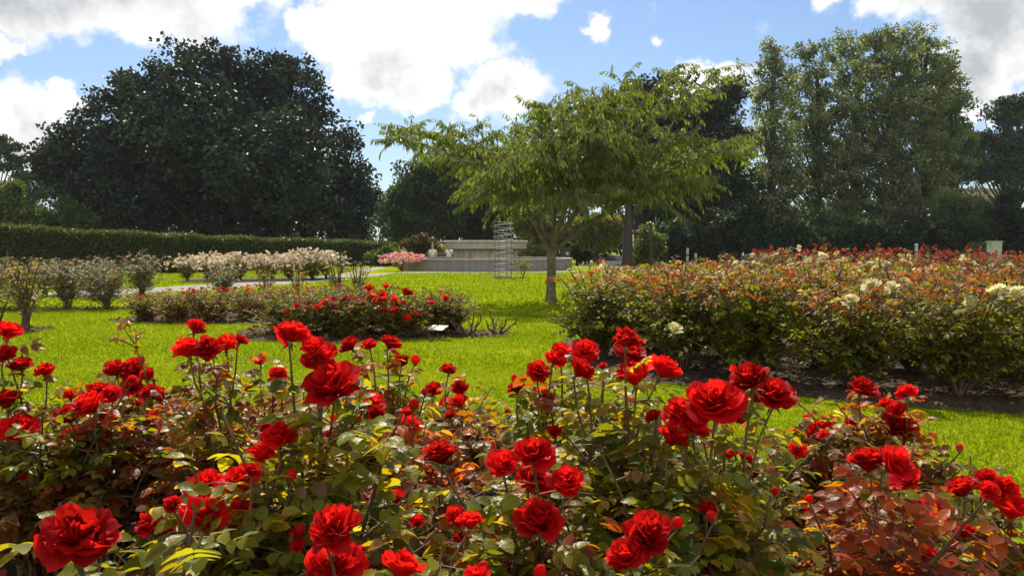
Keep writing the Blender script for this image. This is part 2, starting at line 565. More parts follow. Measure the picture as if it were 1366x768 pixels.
# litter on the beds: bark chips, dead leaves, fallen petals
CHT = np.array([(-.3, 0, 0), (.3, .1, .05), (.35, 1, .0), (-.25, .9, .12)])


def chips(seed, poly, n, s0, s1, cols, z=.012, ylim=None):
    rng = R(seed)
    pl = np.array(poly)
    P = rng.rand(n * 2, 2) * (pl.max(0) - pl.min(0)) + pl.min(0)
    P = P[inpoly(P, poly)][:n]
    k = len(P)
    ci = rng.randint(0, len(cols), k)
    col = np.array(cols)[ci] * rng.uniform(.6, 1.3, (k, 1))
    Y = unit(np.column_stack([rng.normal(size=(k, 2)), rng.normal(0, .35, k)]))
    Z = unit(np.column_stack([rng.normal(0, .4, (k, 2)), np.ones(k)]))
    return np.column_stack([P, z + rng.rand(k) * .02]), Y, Z, rng.uniform(s0, s1, k), col


g = Geo()
MUL = [(.13, .08, .04), (.075, .042, .022), (.20, .14, .08), (.11, .055, .025), (.05, .03, .018)]
for k, (bd, n, s0, s1) in enumerate(((BED_NEAR, 16000, .012, .05), (BED_RIGHT, 9000, .015, .06), (BED_MID, 1500, .02, .07), (BED_LOW, 1500, .02, .07), (BED_LEFT, 900, .03, .07), (BED_LEFTNEAR, 500, .02, .06))):
    P3, Y, Z, sz, col = chips(20 + k, bd, n, s0, s1, MUL)
    g.leaves(CHT, [(0, 1, 2, 3)], P3, Y, Z, sz, col)
tag(g.build('bark_mulch', M_GRASS), kind='stuff')
g = Geo()
P3, Y, Z, sz, col = chips(40, [(-4, .8), (1.6, .8), (1.6, 3.6), (-4, 4.1)], 1500, .018, .034, [(.50, .02, .03), (.62, .10, .12), (.40, .012, .02), (.7, .3, .3)], .016)
PT = np.array([(-.35, 0, 0), (.35, 0, 0), (.5, .6, .16), (.2, 1, .3), (-.3, 1, .26), (-.5, .5, .12)])
g.leaves(PT, [(0, 1, 2, 3, 4, 5)], P3, Y, Z, sz, col)
tag(g.build('fallen_petals', M_BLOSSOM), kind='stuff')

# ------------------------------------------------------------------ roses
# leaflet template: keeled and drooping, toothed outline
_r = np.array([0, .07, .17, .27, .38, .49, .60, .70, .80, .89, .95, 1.0])
_w = np.array([.02, .14, .25, .31, .335, .33, .305, .26, .20, .13, .07, .0])
LT, LF = [], []
for k, (yy, ww) in enumerate(zip(_r, _w)):
    t_ = .022 * (-1) ** k
    LT += [(-ww - t_, yy, .22 * ww - .20 * yy ** 2), (0, yy + .01, -.20 * yy ** 2 - .01), (ww + t_, yy, .22 * ww - .20 * yy ** 2)]
    if k:
        a = 3 * (k - 1)
        LF += [(a, a + 1, a + 4, a + 3), (a + 1, a + 2, a + 5, a + 4)]
LT = np.array(LT)
LT2 = np.array([(0, 0, 0), (.33, .45, .06), (0, .5, -.05), (-.33, .45, .06), (0, 1, -.18)])
LF2 = [(0, 1, 4, 2), (0, 2, 4, 3)]


def compound(rng, pos, out, up, L, n=5):
    """five leaflets of one rose leaf: positions, axes, normals, sizes"""
    out = unit(out + up * rng.uniform(-.1, .5))
    side = unit(np.cross(out, up + rng.normal(0, .15, 3)))
    nrm = unit(np.cross(side, out))
    P, Y, Z, s = [], [], [], []
    tipp = pos + out * L + nrm * (-.18 * L)
    P.append(tipp - out * .02)
    Y.append(out - nrm * rng.uniform(.1, .6))
    Z.append(nrm)
    s.append(L * .52)
    for k in range((n - 1) // 2):
        b = pos + out * L * (.92 - .38 * k) - nrm * (.10 * L)
        for sg in (-1, 1):
            P.append(b)
            Y.append(side * sg + out * .55 - nrm * rng.uniform(.0, .5))
            Z.append(nrm + side * sg * rng.uniform(-.1, .35))
            s.append(L * (.48 - .07 * k) * rng.uniform(.85, 1.1))
    return P, Y, Z, s


# tint families of the leaves
GREEN = [(.105, .125, .013), (.14, .15, .016), (.075, .10, .013), (.18, .17, .018)]
YELLOW = [(.20, .195, .02), (.24, .185, .022), (.16, .18, .02)]
BRONZE = [(.21, .06, .020), (.16, .042, .020), (.24, .11, .022), (.15, .065, .02)]
COPPER = [(.33, .085, .025), (.37, .13, .035), (.26, .065, .022)]
BROWN = [(.20, .13, .06), (.14, .085, .04), (.34, .26, .15)]

PALE = [(.28, .27, .19), (.19, .21, .12), (.38, .34, .28), (.13, .16, .09)]


def pick(rng, mix, n):
    fam = {'g': GREEN, 'y': YELLOW, 'b': BRONZE, 'c': COPPER, 'n': BROWN, 'p': PALE}
    ks = list(mix)
    w = np.array([mix[k] for k in ks], float)
    idx = rng.choice(len(ks), n, p=w / w.sum())
    return np.array([fam[ks[i]][rng.randint(len(fam[ks[i]]))] for i in idx]) * rng.uniform(.8, 1.2, (n, 1))


def rose_plant(rng, tips, mix, top_mix, L=.12, start=.35, step=.035, near=True, rstem=.0045, lower=.3, top_frac=.8, side=2, stem_col=(1, 1, 1)):
    """canes from the crown of the plant (origin) to every tip, with leaves; returns stems Geo, leaves Geo"""
    gs, gl = Geo(), Geo()
    P, Y, Z, s, C = [], [], [], [], []
    zmax = max(t[2] for t in tips)
    for tip in tips:
        tip = np.asarray(tip, float)
        r0 = np.array([rng.normal(0, .025), rng.normal(0, .025), 0])
        mid = r0 + (tip - r0) * np.array([.30, .30, .55]) + rng.normal(0, .03, 3)
        n = 9 if near else 6
        C0 = bez(r0, mid, tip, n)
        C0[1:-1] += rng.normal(0, .006, (n - 2, 3))
        gs.tube(C0, np.linspace(rstem * 1.7, rstem * .55, n), 5 if near else 4, 0, np.array(stem_col) * rng.uniform(.7, 1.4), cap=False)
        paths = [(C0, start, np.linalg.norm(tip - r0))]
        for k in range(side):
            t = rng.uniform(max(start, .3), .85)
            b = C0[int(t * (n - 1))]
            a = rng.uniform(0, 6.28)
            ln = rng.uniform(.10, .26) * max(.6, zmax)
            e = b + np.array([math.cos(a) * ln, math.sin(a) * ln, ln * rng.uniform(.1, .9)])
            e[2] = min(e[2], zmax * 1.0)
            Cs = bez(b, b + (e - b) * np.array([.6, .6, .25]), e, 5)
            gs.tube(Cs, np.linspace(rstem * .8, rstem * .4, 5), 4, 0, np.array(stem_col) * rng.uniform(.7, 1.4), cap=False)
            paths.append((Cs, .15, np.linalg.norm(e - b)))
        for (Cp, t0, ln) in paths:
            t = t0
            a = rng.uniform(0, 6.28)
            while t < .97:
                f = t * (len(Cp) - 1)
                i = min(int(f), len(Cp) - 2)
                pos = Cp[i] + (Cp[i + 1] - Cp[i]) * (f - i)
                T = unit(Cp[i + 1] - Cp[i])
                a += 2.4 + rng.normal(0, .3)
                o = np.array([math.cos(a), math.sin(a), rng.uniform(-.1, .4)])
                o = unit(o - T * o.dot(T) * .7)
                if pos[2] > lower * zmax:
                    l = L * rng.uniform(.65, 1.15)
                    p_, y_, z_, s_ = compound(rng, pos, o, np.array([0, 0, 1.]) + rng.normal(0, .25, 3), l, 5 if rng.rand() < .8 else 7)
                    mx = top_mix if pos[2] > top_frac * zmax and rng.rand() < .8 else mix
                    if near and pos[2] < .5 * zmax and rng.rand() < .6:
                        mx = {'n': 1.6, 'b': 1}
                    c = pick(rng, mx, 1)[0]
                    P += p_
                    Y += y_
                    Z += z_
                    s += s_
                    C += [c * rng.uniform(.85, 1.15) for _ in p_]
                    if near:
                        gs.tube(np.array([pos, pos + o * l * .5, pos + o * l * .95 - np.array([0, 0, .1 * l])]), rstem * .22, 3, 0, np.array([1.4, 1.3, .9]), cap=False)
                t += step / max(ln, .05) * rng.uniform(.7, 1.4)
    if P:
        gl.leaves(LT if near else LT2, LF if near else LF2, np.array(P), np.array(Y), np.array(Z), np.array(s), np.array(C))
    return gs, gl


def rose_mesh(name, seed, petals=30, nu=7, nv=6, openness=1.0, m=None, ragged=1.0, flat=0.0):
    """a double rose of about unit diameter, facing +Z, base at the origin"""
    rng = R(seed)
    g = Geo()
    ga = 2.39996
    for k in range(petals):
        f = k / (petals - 1)                      # 0 inner .. 1 outer
        ln = (.30 + .20 * f ** .7) * rng.uniform(.88, 1.1)
        th0 = rad(4 + 50 * f ** 1.1 * openness + rng.normal(0, 6))
        th1 = rad(-8 + 100 * f ** .8 * openness + rng.normal(0, 9) * ragged)
        w = (.13 + .17 * f ** .7) * rng.uniform(.85, 1.2)
        ang = k * ga + rng.normal(0, .3)
        r0 = .015 + .05 * f
        z0 = .14 - .10 * f
        v = np.linspace(0, 1, nv)
        u = np.linspace(-1, 1, nu)
        th = th0 + (th1 - th0) * v ** 1.4
        rr = r0 + np.concatenate([[0], np.cumsum(np.sin(th[:-1]))]) * ln / (nv - 1)
        zz = z0 + np.concatenate([[0], np.cumsum(np.cos(th[:-1]))]) * ln / (nv - 1)
        wid = w * (.35 + .95 * np.sin(np.clip(v * 1.9, 0, math.pi)) ** .8)
        ph = rng.uniform(0, 6.28, 4)
        tilt = rng.normal(0, .05) * ragged
        V = np.zeros((nv, nu, 3))
        for i in range(nv):
            tip = 1 - .26 * np.abs(u) ** 3 * v[i]
            ru = ragged * v[i] ** 2
            h = ru * (.026 * np.sin(u * 3.1 + ph[0]) + .018 * np.sin(u * 6.9 + ph[1])) + tilt * u * v[i]
            rad_ = rr[i] * tip + ru * (.022 * np.sin(u * 4.2 + ph[2]) + .010 * np.sin(u * 8 + ph[3])) + .03 * u ** 2 * (1 - f)
            da = u * wid[i] / (np.maximum(rr[i], 0) + .11)
            V[i, :, 0] = np.cos(ang + da) * rad_
            V[i, :, 1] = np.sin(ang + da) * rad_
            V[i, :, 2] = z0 + (zz[i] - z0) * tip + h
        a = np.arange(nv - 1)[:, None] * nu
        b = np.arange(nu - 1)[None]
        c = rng.uniform(.62, 1.2)
        g.add(V.reshape(-1, 3), np.stack([a + b, a + b + 1, a + nu + b + 1, a + nu + b], -1).reshape(-1, 4), 0, (c, c, c))
    # receptacle and sepals
    g.lathe([(.012, -.10), (.035, -.06), (.055, 0), (.06, .05), (.05, .10)], 8, 1)
    for k in range(5):
        a = k * 1.2566
        d = np.array([math.cos(a), math.sin(a), 0])
        sd = np.array([-math.sin(a), math.cos(a), 0])
        Vs = [d * .04 - sd * .04, d * .04 + sd * .04, d * .16 + sd * .03 + np.array([0, 0, -.05]), d * .16 - sd * .03 + np.array([0, 0, -.05]), d * .27 + np.array([0, 0, -.12])]
        g.add(Vs[:4], [(0, 1, 2, 3)], 1)
        g.add([Vs[3], Vs[2], Vs[4]], [(0, 1, 2)], 1)
    V = np.concatenate(g.v)
    sc = 1.0 / (2 * np.percentile(np.hypot(V[:, 0], V[:, 1]), 99.3))
    g.v = [x * sc for x in g.v]
    return g.mesh(name, [m, M_GREENSEPAL], smooth=True)


def bud_mesh(name, m):
    g = Geo()
    g.lathe([(.0, -.25), (.10, -.2), (.2, -.05), (.2, .0)], 9, 1)
    g.lathe([(.2, -.02), (.33, .2), (.34, .42), (.24, .62), (.10, .74), (.0, .76)], 11, 0)
    for k in range(5):
        a = k * 1.2566
        d = np.array([math.cos(a), math.sin(a), 0])
        sd = np.array([-math.sin(a), math.cos(a), 0])
        z = np.array([0, 0, 1.])
        g.add([d * .2 - sd * .12, d * .2 + sd * .12, d * .38 + z * .25 + sd * .07, d * .38 + z * .25 - sd * .07], [(0, 1, 2, 3)], 1)
        g.add([d * .38 + z * .25 - sd * .07, d * .38 + z * .25 + sd * .07, d * .5 + z * .5], [(0, 1, 2)], 1)
    return g.mesh(name, [m, M_GREENSEPAL], smooth=True)


BLOOM = [rose_mesh('rose_bloom', 10 + k, [44, 50, 38, 54, 30, 42][k], 8, 7, openness=[1, .9, 1.08, .97, .93, 1.12][k], m=M_RED, ragged=[1, 1.2, 1.4, 1, .9, 1.6][k]) for k in range(6)]
BLOOM_S = [rose_mesh('rose_bloom', 30 + k, 18, 4, 4, [1, .8, 1.1][k], M_RED) for k in range(3)]
BLOOM_C = [rose_mesh('rose_bloom', 40 + k, 26, 5, 5, [.8, .95, 1.1][k], M_CREAM) for k in range(3)]
BUD = bud_mesh('rose_bud', M_RED)


def put_bloom(me, parent, p, size, axis, rng, name='rose_bloom'):
    """p is the middle of the bloom in the plant's own space"""
    o = link(name, me, parent)
    ax = Vector(unit(axis))
    o.rotation_mode = 'QUATERNION'
    o.rotation_quaternion = ax.to_track_quat('Z', 'Y') @ Matrix.Rotation(rng.uniform(0, 6.28), 4, 'Z').to_quaternion()
    o.scale = (size * 1.14, size * 1.14, size * (1.36 if name == 'rose_bloom' else 1.1))
    o.location = Vector(p) - ax * size * (.25 if name == 'rose_bloom' else .3)
    return o


NEARB = [  # depth, filler height, filler spread, leaf mix, top mix, blooms (px,py,diameter px), label
    (2.6, .55, .34, 'gy', 'by', '12,446,30 8,474,26 28,490,26 60,495,24 8,537,36 27,577,46', 'rose bush at the far left edge with red blooms stacked in a tall column'),
    (2.6, .50, .34, 'gb', 'bc', '129,522,24 148,528,24 121,543,42 92,556,34 137,563,28 124,582,36 96,585,30', 'rose bush with a tight bunch of red blooms over the grass gap at left'),
    (3.0, .52, .34, 'bn', 'bc', '154,495,30 180,495,32 198,504,26 203,528,30 180,517,30', 'bronze leaved rose bush with ragged orange red blooms below a bare twig'),
    (2.6, .55, .32, 'gb', 'by', '260,439,24 251,469,36 279,466,36 302,461,30 320,455,18', 'rose bush with five tall red blooms standing against the left lawn'),
    (3.1, .52, .36, 'bn', 'bc', '371,499,22 368,516,24 347,483,18 396,565,16', 'bronze rose bush with small red blooms left of the tall bloom tower'),
    (3.1, .42, .42, 'bn', 'bn', '268,570,34 251,592,14 298,596,14', 'low twiggy brown leaved rose bush with three blooms over bare mulch'),
    (2.7, .30, .32, 'bn', 'bc', '41,652,30 5,637,24', 'low sparse rose bush with two faded blooms near the ground at far left'),
    (1.12, .62, .17, 'gy', 'gy', '108,720,88', 'rose bush topped by one very large red bloom in the bottom left corner'),
    (2.3, .22, .22, 'gb', 'bc', '202,702,36 219,708,30', 'very low rose bush with two dark blooms just above the fallen petals'),
    (1.6, .58, .26, 'gy', 'gy', '274,650,50 322,641,40 328,690,50 271,687,56 285,728,60 301,760,40', 'rose bush with a crowded mass of dark red blooms, yellow orange leaves beside it'),
    (1.7, .66, .30, 'gy', 'gy', '372,584,42 389,448,46 418,467,32 427,479,44 443,517,74', 'tall rose bush with stacked blooms, its large ruffled one facing the lawn'),
    (3.0, .50, .36, 'gb', 'bc', '467,462,26 493,462,20 520,460,26 534,484,20 554,480,12', 'rose bush with upright thin stems, three blooms in a level row on the lawn'),
    (3.45, .42, .40, 'bn', 'bc', '598,494,20 577,522,22 614,517,22 613,539,24 595,543,22', 'rose bush at the back bed edge, one lone round bloom above four others'),
    (2.5, .48, .34, 'bc', 'bc', '494,540,32 502,554,26 545,567,30 543,551,18 552,540,14', 'bronze rose bush with low blooms right of the large ruffled bloom'),
    (2.05, .44, .32, 'gb', 'gy', '589,609,50 593,676,32 588,714,32 500,722,32', 'rose bush with a star shaped open bloom above two round ones'),
    (1.3, .50, .24, 'gy', 'gy', '446,709,66 449,756,70 534,762,56', 'rose bush with three big blooms at the bottom edge left of centre'),
    (1.6, .52, .30, 'gb', 'gy', '672,623,42 712,607,54 711,641,44 755,646,46 720,699,58 743,760,44', 'rose bush at bottom centre carrying a pyramid of six fat red blooms'),
    (2.5, .58, .30, 'gy', 'by', '748,470,26 740,481,26 718,498,30 722,535,30', 'rose bush with side facing blooms at left of the bright centre cluster'),
    (2.0, .66, .34, 'gy', 'gy', '781,471,34 773,496,36 836,455,38 839,477,46 847,504,50 884,496,40', 'tall green rose bush with the brightest cluster of blooms right of centre'),
    (1.45, .48, .26, 'gg', 'gy', '863,715,62 836,744,50', 'green rose bush with two joined blooms over a dark hollow at the bottom'),
    (1.7, .60, .28, 'gy', 'gy', '911,551,46 954,541,74 896,585,42 927,572,36 1002,508,50 1032,529,54 985,509,42 872,556,20', 'tall rose bush with a wide flat open bloom beside others on arching stems'),
    (2.4, .42, .32, 'gb', 'bc', '972,607,26 993,612,22 1002,634,24 982,555,30', 'rose bush with small round orange red blooms below the wide open bloom'),
    (1.9, .38, .26, 'gg', 'gy', '973,696,30 995,682,30', 'leafy rose bush with two shaded crimson blooms low in the foliage'),
    (2.6, .50, .30, 'bn', 'bc', '1149,519,36 1209,525,24 1196,547,22 1182,540,20 1197,572,40', 'upright rose bush with loose blooms on bare stems before the right lawn'),
    (2.8, .42, .32, 'gy', 'bc', '1132,570,22 1094,579,32 1076,558,10 1119,609,24 1053,607,12', 'small rose bush with closed buds and a few blooms on the right lawn edge'),
    (1.85, .52, .30, 'bc', 'cy', '1160,620,50 1190,622,50 1212,640,40', 'copper leaved rose bush with a long drooping bloom over its leaves'),
    (2.2, .40, .24, 'gb', 'gy', '1284,654,38 1316,638,24 1340,652,34 1350,683,50', 'rose bush leaning over the right grass edge with four blooms'),
    (2.0, .38, .30, 'bg', 'by', '1241,682,36 1246,705,38', 'low brown green rose bush with two blooms beside a bare slanting cane'),
]


def mixof(s):
    d = {}
    for c in s:
        d[c] = d.get(c, 0) + 1
    if 'g' in d:
        d['y'] = d.get('y', 0) + .25
    d['n'] = d.get('n', 0) + .12
    return d


for k, (D, H, SP, mx, tm, bl, label) in enumerate(NEARB):
    rng = R(100 + k)
    BL = [tuple(map(float, t.split(','))) for t in bl.split()]
    smax = max(b[2] for b in BL)
    pts = []
    for (px, py, s) in BL:
        d = D - .10 * (s / smax - .7) + rng.uniform(-.08, .08)
        pts.append((at(px, py, d), s * d / F))
    cx = np.mean([p[0][0] for p in pts])
    root = thing('rose_bush', label, 'rose bush', (cx, D + .05, .006), group='red roses of the near bed')
    base = np.array([cx, D + .05, .006])
    rel = [(p - base, s) for p, s in pts]
    axes, tips = [], []
    for (p, s) in rel:
        ax = unit(np.array([rng.normal(0, .45), rng.normal(-.35, .4), 1.0]))
        axes.append(ax)
        tips.append(p - ax * s * .32)
    for j in range(15):                    # leafy canes without a bloom
        a = rng.uniform(0, 6.28)
        r = SP * math.sqrt(rng.uniform(.05, 1))
        tips.append(np.array([r * math.cos(a), r * math.sin(a), H * rng.uniform(.6, 1.22)]))
    gs, gl = rose_plant(rng, tips, mixof(mx), mixof(tm), L=.088, start=.22, step=.031, lower=.16, top_frac=.85, side=3)
    gs.build('stems', M_STEM, root, smooth=True)
    gl.build('foliage', M_ROSELEAF, root, smooth=True)
    for j in range(rng.randint(4, 9)):
        t_ = tips[len(rel) + j]
        sm = rng.uniform(.028, .055)
        if rng.rand() < .3:
            put_bloom(BUD, root, t_ + np.array([0, 0, .015]), .03, np.array([rng.normal(0, .3), rng.normal(0, .3), 1]), rng, 'rose_bud')
        else:
            put_bloom(BLOOM[rng.randint(6)], root, t_ + np.array([0, 0, .01]), sm, unit(np.array([rng.normal(0, .5), rng.normal(-.3, .4), 1])), rng)
    for (p, s), ax, (px, py, sp) in zip(rel, axes, BL):
        if sp < 16:
            put_bloom(BUD, root, p, s * 1.3, ax + np.array([0, 0, .6]), rng, 'rose_bud')
        else:
            put_bloom(BLOOM[rng.randint(6)], root, p, s * (1.0 if sp > 45 else 1.05), ax if sp < 60 else unit(np.array([rng.normal(0, .2), -.55, .85])), rng)

# (each plant also carries one or two late small blooms, added above)
# bare twig of spent heads, part of its own plant in the left bed
rng = R(77)
root = thing('rose_bush', 'thin rose shoot with dry spent flower heads standing over the left lawn', 'rose bush', (*(at(205, 500, 2.9)[:2]), .006))
b0 = np.array(root.location)
gs = Geo()
st = bez(np.array([0, 0, 0]), at(218, 520, 2.9) - b0, at(172, 446, 2.85) - b0, 10)
gs.tube(st, np.linspace(.004, .002, 10), 5)
heads = Geo()
for (px, py) in ((153, 452), (161, 433), (170, 431), (184, 447), (163, 455)):
    e = at(px, py, 2.85) - b0
    gs.tube(bez(st[8], (st[8] + e) / 2 + np.array([0, 0, .01]), e, 4), .0016, 4)
    heads.leaves(LT, LF, np.repeat(e[None], 6, 0), randdir(rng, 6), randdir(rng, 6), .026, np.array([.20, .13, .07]))
gs.build('stems', M_STEM, root)
heads.build('seed_heads', M_ROSELEAF, root)
gl = Geo()
n = 26
ii = rng.randint(3, 9, n)
gl.leaves(LT, LF, st[ii], randdir(rng, n) + np.array([0, 0, .2]), randdir(rng, n) + np.array([0, 0, 1.]), rng.uniform(.02, .04, n), pick(rng, {'b': 1, 'g': 1}, n))
gl.build('foliage', M_ROSELEAF, root, smooth=True)


# ---- plants of the beds further off: prototypes, then copies
def proto(seed, H, SP, n, mix, tmix, L, lower, side=2, step=.06, start=.35, rstem=.007, top_frac=.78, stem_col=(1, 1, 1), low=0.0, lm=None):
    rng = R(seed)
    tips = []
    for j in range(n):
        a = j * 2.4 + rng.normal(0, .3)
        r = SP * math.sqrt((j + .5) / n) * rng.uniform(.85, 1.1)
        z = H * (1.02 - .16 * (r / SP) ** 2) * rng.uniform(.84, 1.06)
        if rng.rand() < low:
            z = H * rng.uniform(.28, .62)
            r = SP * rng.uniform(.6, 1.08)
        tips.append(np.array([r * math.cos(a), r * math.sin(a), z]))
    gs, gl = rose_plant(rng, tips, mix, tmix, L, start, step, False, rstem, lower, top_frac, side, stem_col)
    return gs.mesh('stems', [M_STEM], True), gl.mesh('foliage', [lm or M_BEDLEAF]), tips


def plant(pr, loc, rz, sc, label, group, name='rose_bush', cat='rose bush'):
    root = thing(name, label, cat, loc, rz, group, sc)
    link('stems', pr[0], root)
    link('foliage', pr[1], root)
    return root


def tolocal(root, p):
    v = (np.asarray(p, float) - np.array(root.location)) / root.scale[0]
    c, s_ = math.cos(-root.rotation_euler[2]), math.sin(-root.rotation_euler[2])
    return np.array([c * v[0] - s_ * v[1], s_ * v[0] + c * v[1], v[2]])


ORD = ['first', 'second', 'third', 'fourth', 'fifth', 'sixth', 'seventh', 'eighth', 'ninth', 'tenth', 'eleventh', 'twelfth', 'thirteenth', 'fourteenth', 'fifteenth', 'sixteenth']

# right bed
gmix = {'g': 3, 'y': .12, 'n': .2}
PR = [proto(200 + k, .98, .64, 34, gmix, [{'c': 4.5, 'b': .9, 'n': .3}, {'g': 1.2, 'n': .7, 'b': .7, 'c': .9}, {'b': 1.4, 'c': 1.2, 'n': .8}, {'g': 1.0, 'b': .9, 'n': .8, 'c': .7}][k % 4], .13, .17, side=4, step=.05, start=.25, low=.27, top_frac=.7) for k in range(8)]
rng = R(5)
right_bushes = []
front = [(.95, 8.15), (1.5, 7.3), (2.15, 6.75), (2.85, 6.3), (3.55, 6.0), (4.3, 5.7), (5.05, 5.45)]
rows = [('front row', front), ('second row', [(1.5, 8.7), (2.2, 8.05), (2.95, 7.5), (3.7, 7.1), (4.5, 6.8), (5.3, 6.5), (6.0, 6.2)]),
        ('third row', [(2.0, 9.6), (2.8, 9.0), (3.6, 8.5), (4.5, 8.1), (5.4, 7.8), (6.3, 7.5)]), ('back row', [(2.8, 10.3), (3.7, 10.0), (4.6, 9.7), (5.6, 9.4), (6.6, 9.1), (7.5, 8.8)])]
sq = 0
for rn, pts in rows:
    for k, (x, y) in enumerate(pts):
        v = [1, 0, 3, 2, 1, 3, 1, 0][(k + sq) % 8] + 4 * ((k + sq) % 2)
        look = ['copper topped green', 'dark green', 'bronze tipped', 'leafy mid green'][v % 4]
        rt = plant(PR[v], (x + rng.normal(0, .05), y + rng.normal(0, .05), .008), rng.uniform(0, 6.28), rng.uniform(.93, 1.06) * (1.0 if rn != 'front row' else .96),
                   f'{look} rose bush, {ORD[k]} from left in the {rn} of the right bed', 'rose bushes of the right bed')
        right_bushes.append(rt)
    sq += 3
RB = np.array([r.location[:2] for r in right_bushes])
for (px, py, s, D) in ((1162, 382, 27, 6.0), (1190, 385, 23, 6.1), (1332, 391, 27, 5.6), (1356, 393, 30, 5.5), (899, 442, 19, 6.5), (1135, 405, 20, 5.9), (1297, 408, 20, 5.7), (960, 368, 15, 7.4),
                       (983, 353, 9, 9.6), (1098, 343, 12, 10), (1103, 366, 10, 8.5), (1182, 355, 10, 9), (1160, 352, 9, 9), (1212, 354, 8, 9.5), (1347, 355, 11, 8), (1320, 412, 14, 5.7), (987, 358, 10, 9), (905, 350, 7, 10), (1205, 377, 12, 6.8), (1005, 352, 8, 10)):
    p = at(px, py, D)
    rt = right_bushes[int(((RB - p[:2]) ** 2).sum(1).argmin())]
    put_bloom(BLOOM_C[rng.randint(3)], rt, tolocal(rt, p), s * D / F / rt.scale[0], np.array([rng.normal(0, .3), -.45, .9]), rng)

# mid bed of red roses
PM = [proto(300 + k, .62, .52, 28, {'g': 2, 'n': .5, 'b': .4}, {'g': 1.5, 'y': .3, 'b': .5}, .11, .08, side=3, step=.05, start=.15, low=.3) for k in range(3)]
mid = []
for k, (x, y, sc) in enumerate([(-3.1, 10.35, .95), (-2.75, 9.95, .85), (-2.5, 10.55, 1.05), (-2.05, 9.85, .9), (-1.95, 10.5, 1.05), (-1.55, 10.1, .98), (-1.0, 10.45, .95), (-.8, 10.35, .8), (-2.3, 10.1, 1.0), (-1.3, 9.95, .8)]):
    mid.append(plant(PM[k % 3], (x, y, .008), rng.uniform(0, 6.28), sc, f'red flowering rose bush in the small middle bed, {ORD[sorted([-3.1, -2.75, -2.5, -2.05, -1.95, -1.55, -1.0, -.8, -2.3, -1.3]).index(x)]} from the left', 'red rose bushes of the middle bed'))
RM = np.array([r.location[:2] for r in mid])
for t in '437,407,16 442,410,14 424,414,12 456,401,13 466,397,12 474,404,14 483,404,14 495,396,16 509,395,14 504,403,14 514,401,12 525,400,13 537,405,10 493,385,12 515,384,9 540,392,12 547,392,12 514,415,11 524,415,13 543,425,12 554,420,8 573,405,12 594,400,10 395,408,10 412,411,9 382,418,9 446,398,9 530,407,10 468,417,8'.split():
    px, py, s = map(float, t.split(','))
    D = 9.9 - (py - 400) * .010
    p = at(px, py, D)
    rt = mid[int(((RM - p[:2]) ** 2).sum(1).argmin())]
    put_bloom(BLOOM_S[rng.randint(3)], rt, tolocal(rt, p), s * 1.12 * D / F / rt.scale[0], np.array([rng.normal(0, .4), -.35, .9]), rng)

# two pruned stumps and the plant label
for k, (px, py, lb) in enumerate(((622, 449, 'bare pruned rose stump with forked dark canes next to the label plate'), (664, 446, 'small bare rose stump at the right tip of the middle bed'))):
    x, y = gp(px, py)
    rt = thing('rose_stump', lb, 'rose stump', (x, y, .006))
    gs = Geo()
    r2 = R(60 + k)
    for j in range(6):
        a = j * 1.05 + r2.normal(0, .2)
        r = r2.uniform(.12, .32) * (1 - .15 * k)
        h = r2.uniform(.14, .38) * (1 - .2 * k)
        C0 = bez((0, 0, 0), (r * .8 * math.cos(a), r * .8 * math.sin(a), .05), (r * math.cos(a), r * math.sin(a), h), 6)
        C0[1:-1] += r2.normal(0, .012, (4, 3))
        gs.tube(C0, np.linspace(.018, .007, 6), 6, 0, (.8, .7, .7))
        gs.tube(bez(C0[3], C0[3] + r2.normal(0, .03, 3), C0[3] + np.array([r2.normal(0, .08), r2.normal(0, .08), .12]), 4), np.linspace(.008, .004, 4), 5, 0, (.8, .7, .7))
    gs.build('canes', M_STEM, rt, smooth=True)
x, y = gp(584, 452)
M_PLATE = solid('plate', (.32, .31, .24), (.26, .25, .19), 12, .45)
M_INK = solid('plate_ink', (.22, .22, .2), None, rough=.6)
M_STAKE = solid('plate_stake', (.10, .10, .10), None, rough=.5, metal=.6)
rt = thing('plant_label', 'slanted pale rectangular label plate on a short stake in the middle bed', 'plant label', (x, y, .006), rad(-24))
g = Geo()
g.tube([(0, 0, 0), (0, 0, .13)], .008, 6)
g.build('stake', M_STAKE, rt)
g = Geo()
g.box((-.11, -.085, -.004), (.11, .085, .004))
pl = g.build('plate', M_PLATE, rt)
pl.location = (0, 0, .135)
pl.rotation_euler = (rad(14), 0, 0)
g = Geo()
for (x0, y0, x1, y1) in ((-.085, .055, .085, .06), (-.085, -.06, .085, -.055), (-.085, -.055, -.08, .055), (.08, -.055, .085, .055), (-.05, .012, .05, .03), (-.035, -.02, .035, -.008)):
    g.box((x0, y0, .0045), (x1, y1, .006))
ink = g.build('marking', M_INK, pl)

# low bed of small red roses on the left
PL = [proto(320 + k, .50, .52, 28, {'g': 1.2, 'n': .8, 'b': .8}, {'n': 1, 'b': .6, 'g': .7}, .10, .03, side=3, step=.045, start=.1, low=.3) for k in range(3)]
low = []
for k, (x, y, sc) in enumerate([(-5.75, 12.1, .85), (-5.2, 12.0, .98), (-4.65, 12.05, 1.0), (-4.1, 12.25, 1.0), (-5.1, 12.8, .95), (-4.4, 12.95, 1.0), (-3.75, 12.9, .98), (-3.5, 13.7, .9), (-3.2, 14.3, .9), (-2.9, 13.4, .85)]):
    low.append(plant(PL[k % 3], (x, y, .008), rng.uniform(0, 6.28), sc, f'knee high dull rose bush with tiny red flowers in the low bed, number {ORD[k]} along it' if False else
                     f'knee high dull rose bush in the low left bed, {ORD[k % 4 if k < 4 else k - 4]} bush of its {"front" if k < 4 else "back"} row', 'knee high rose bushes of the low bed'))
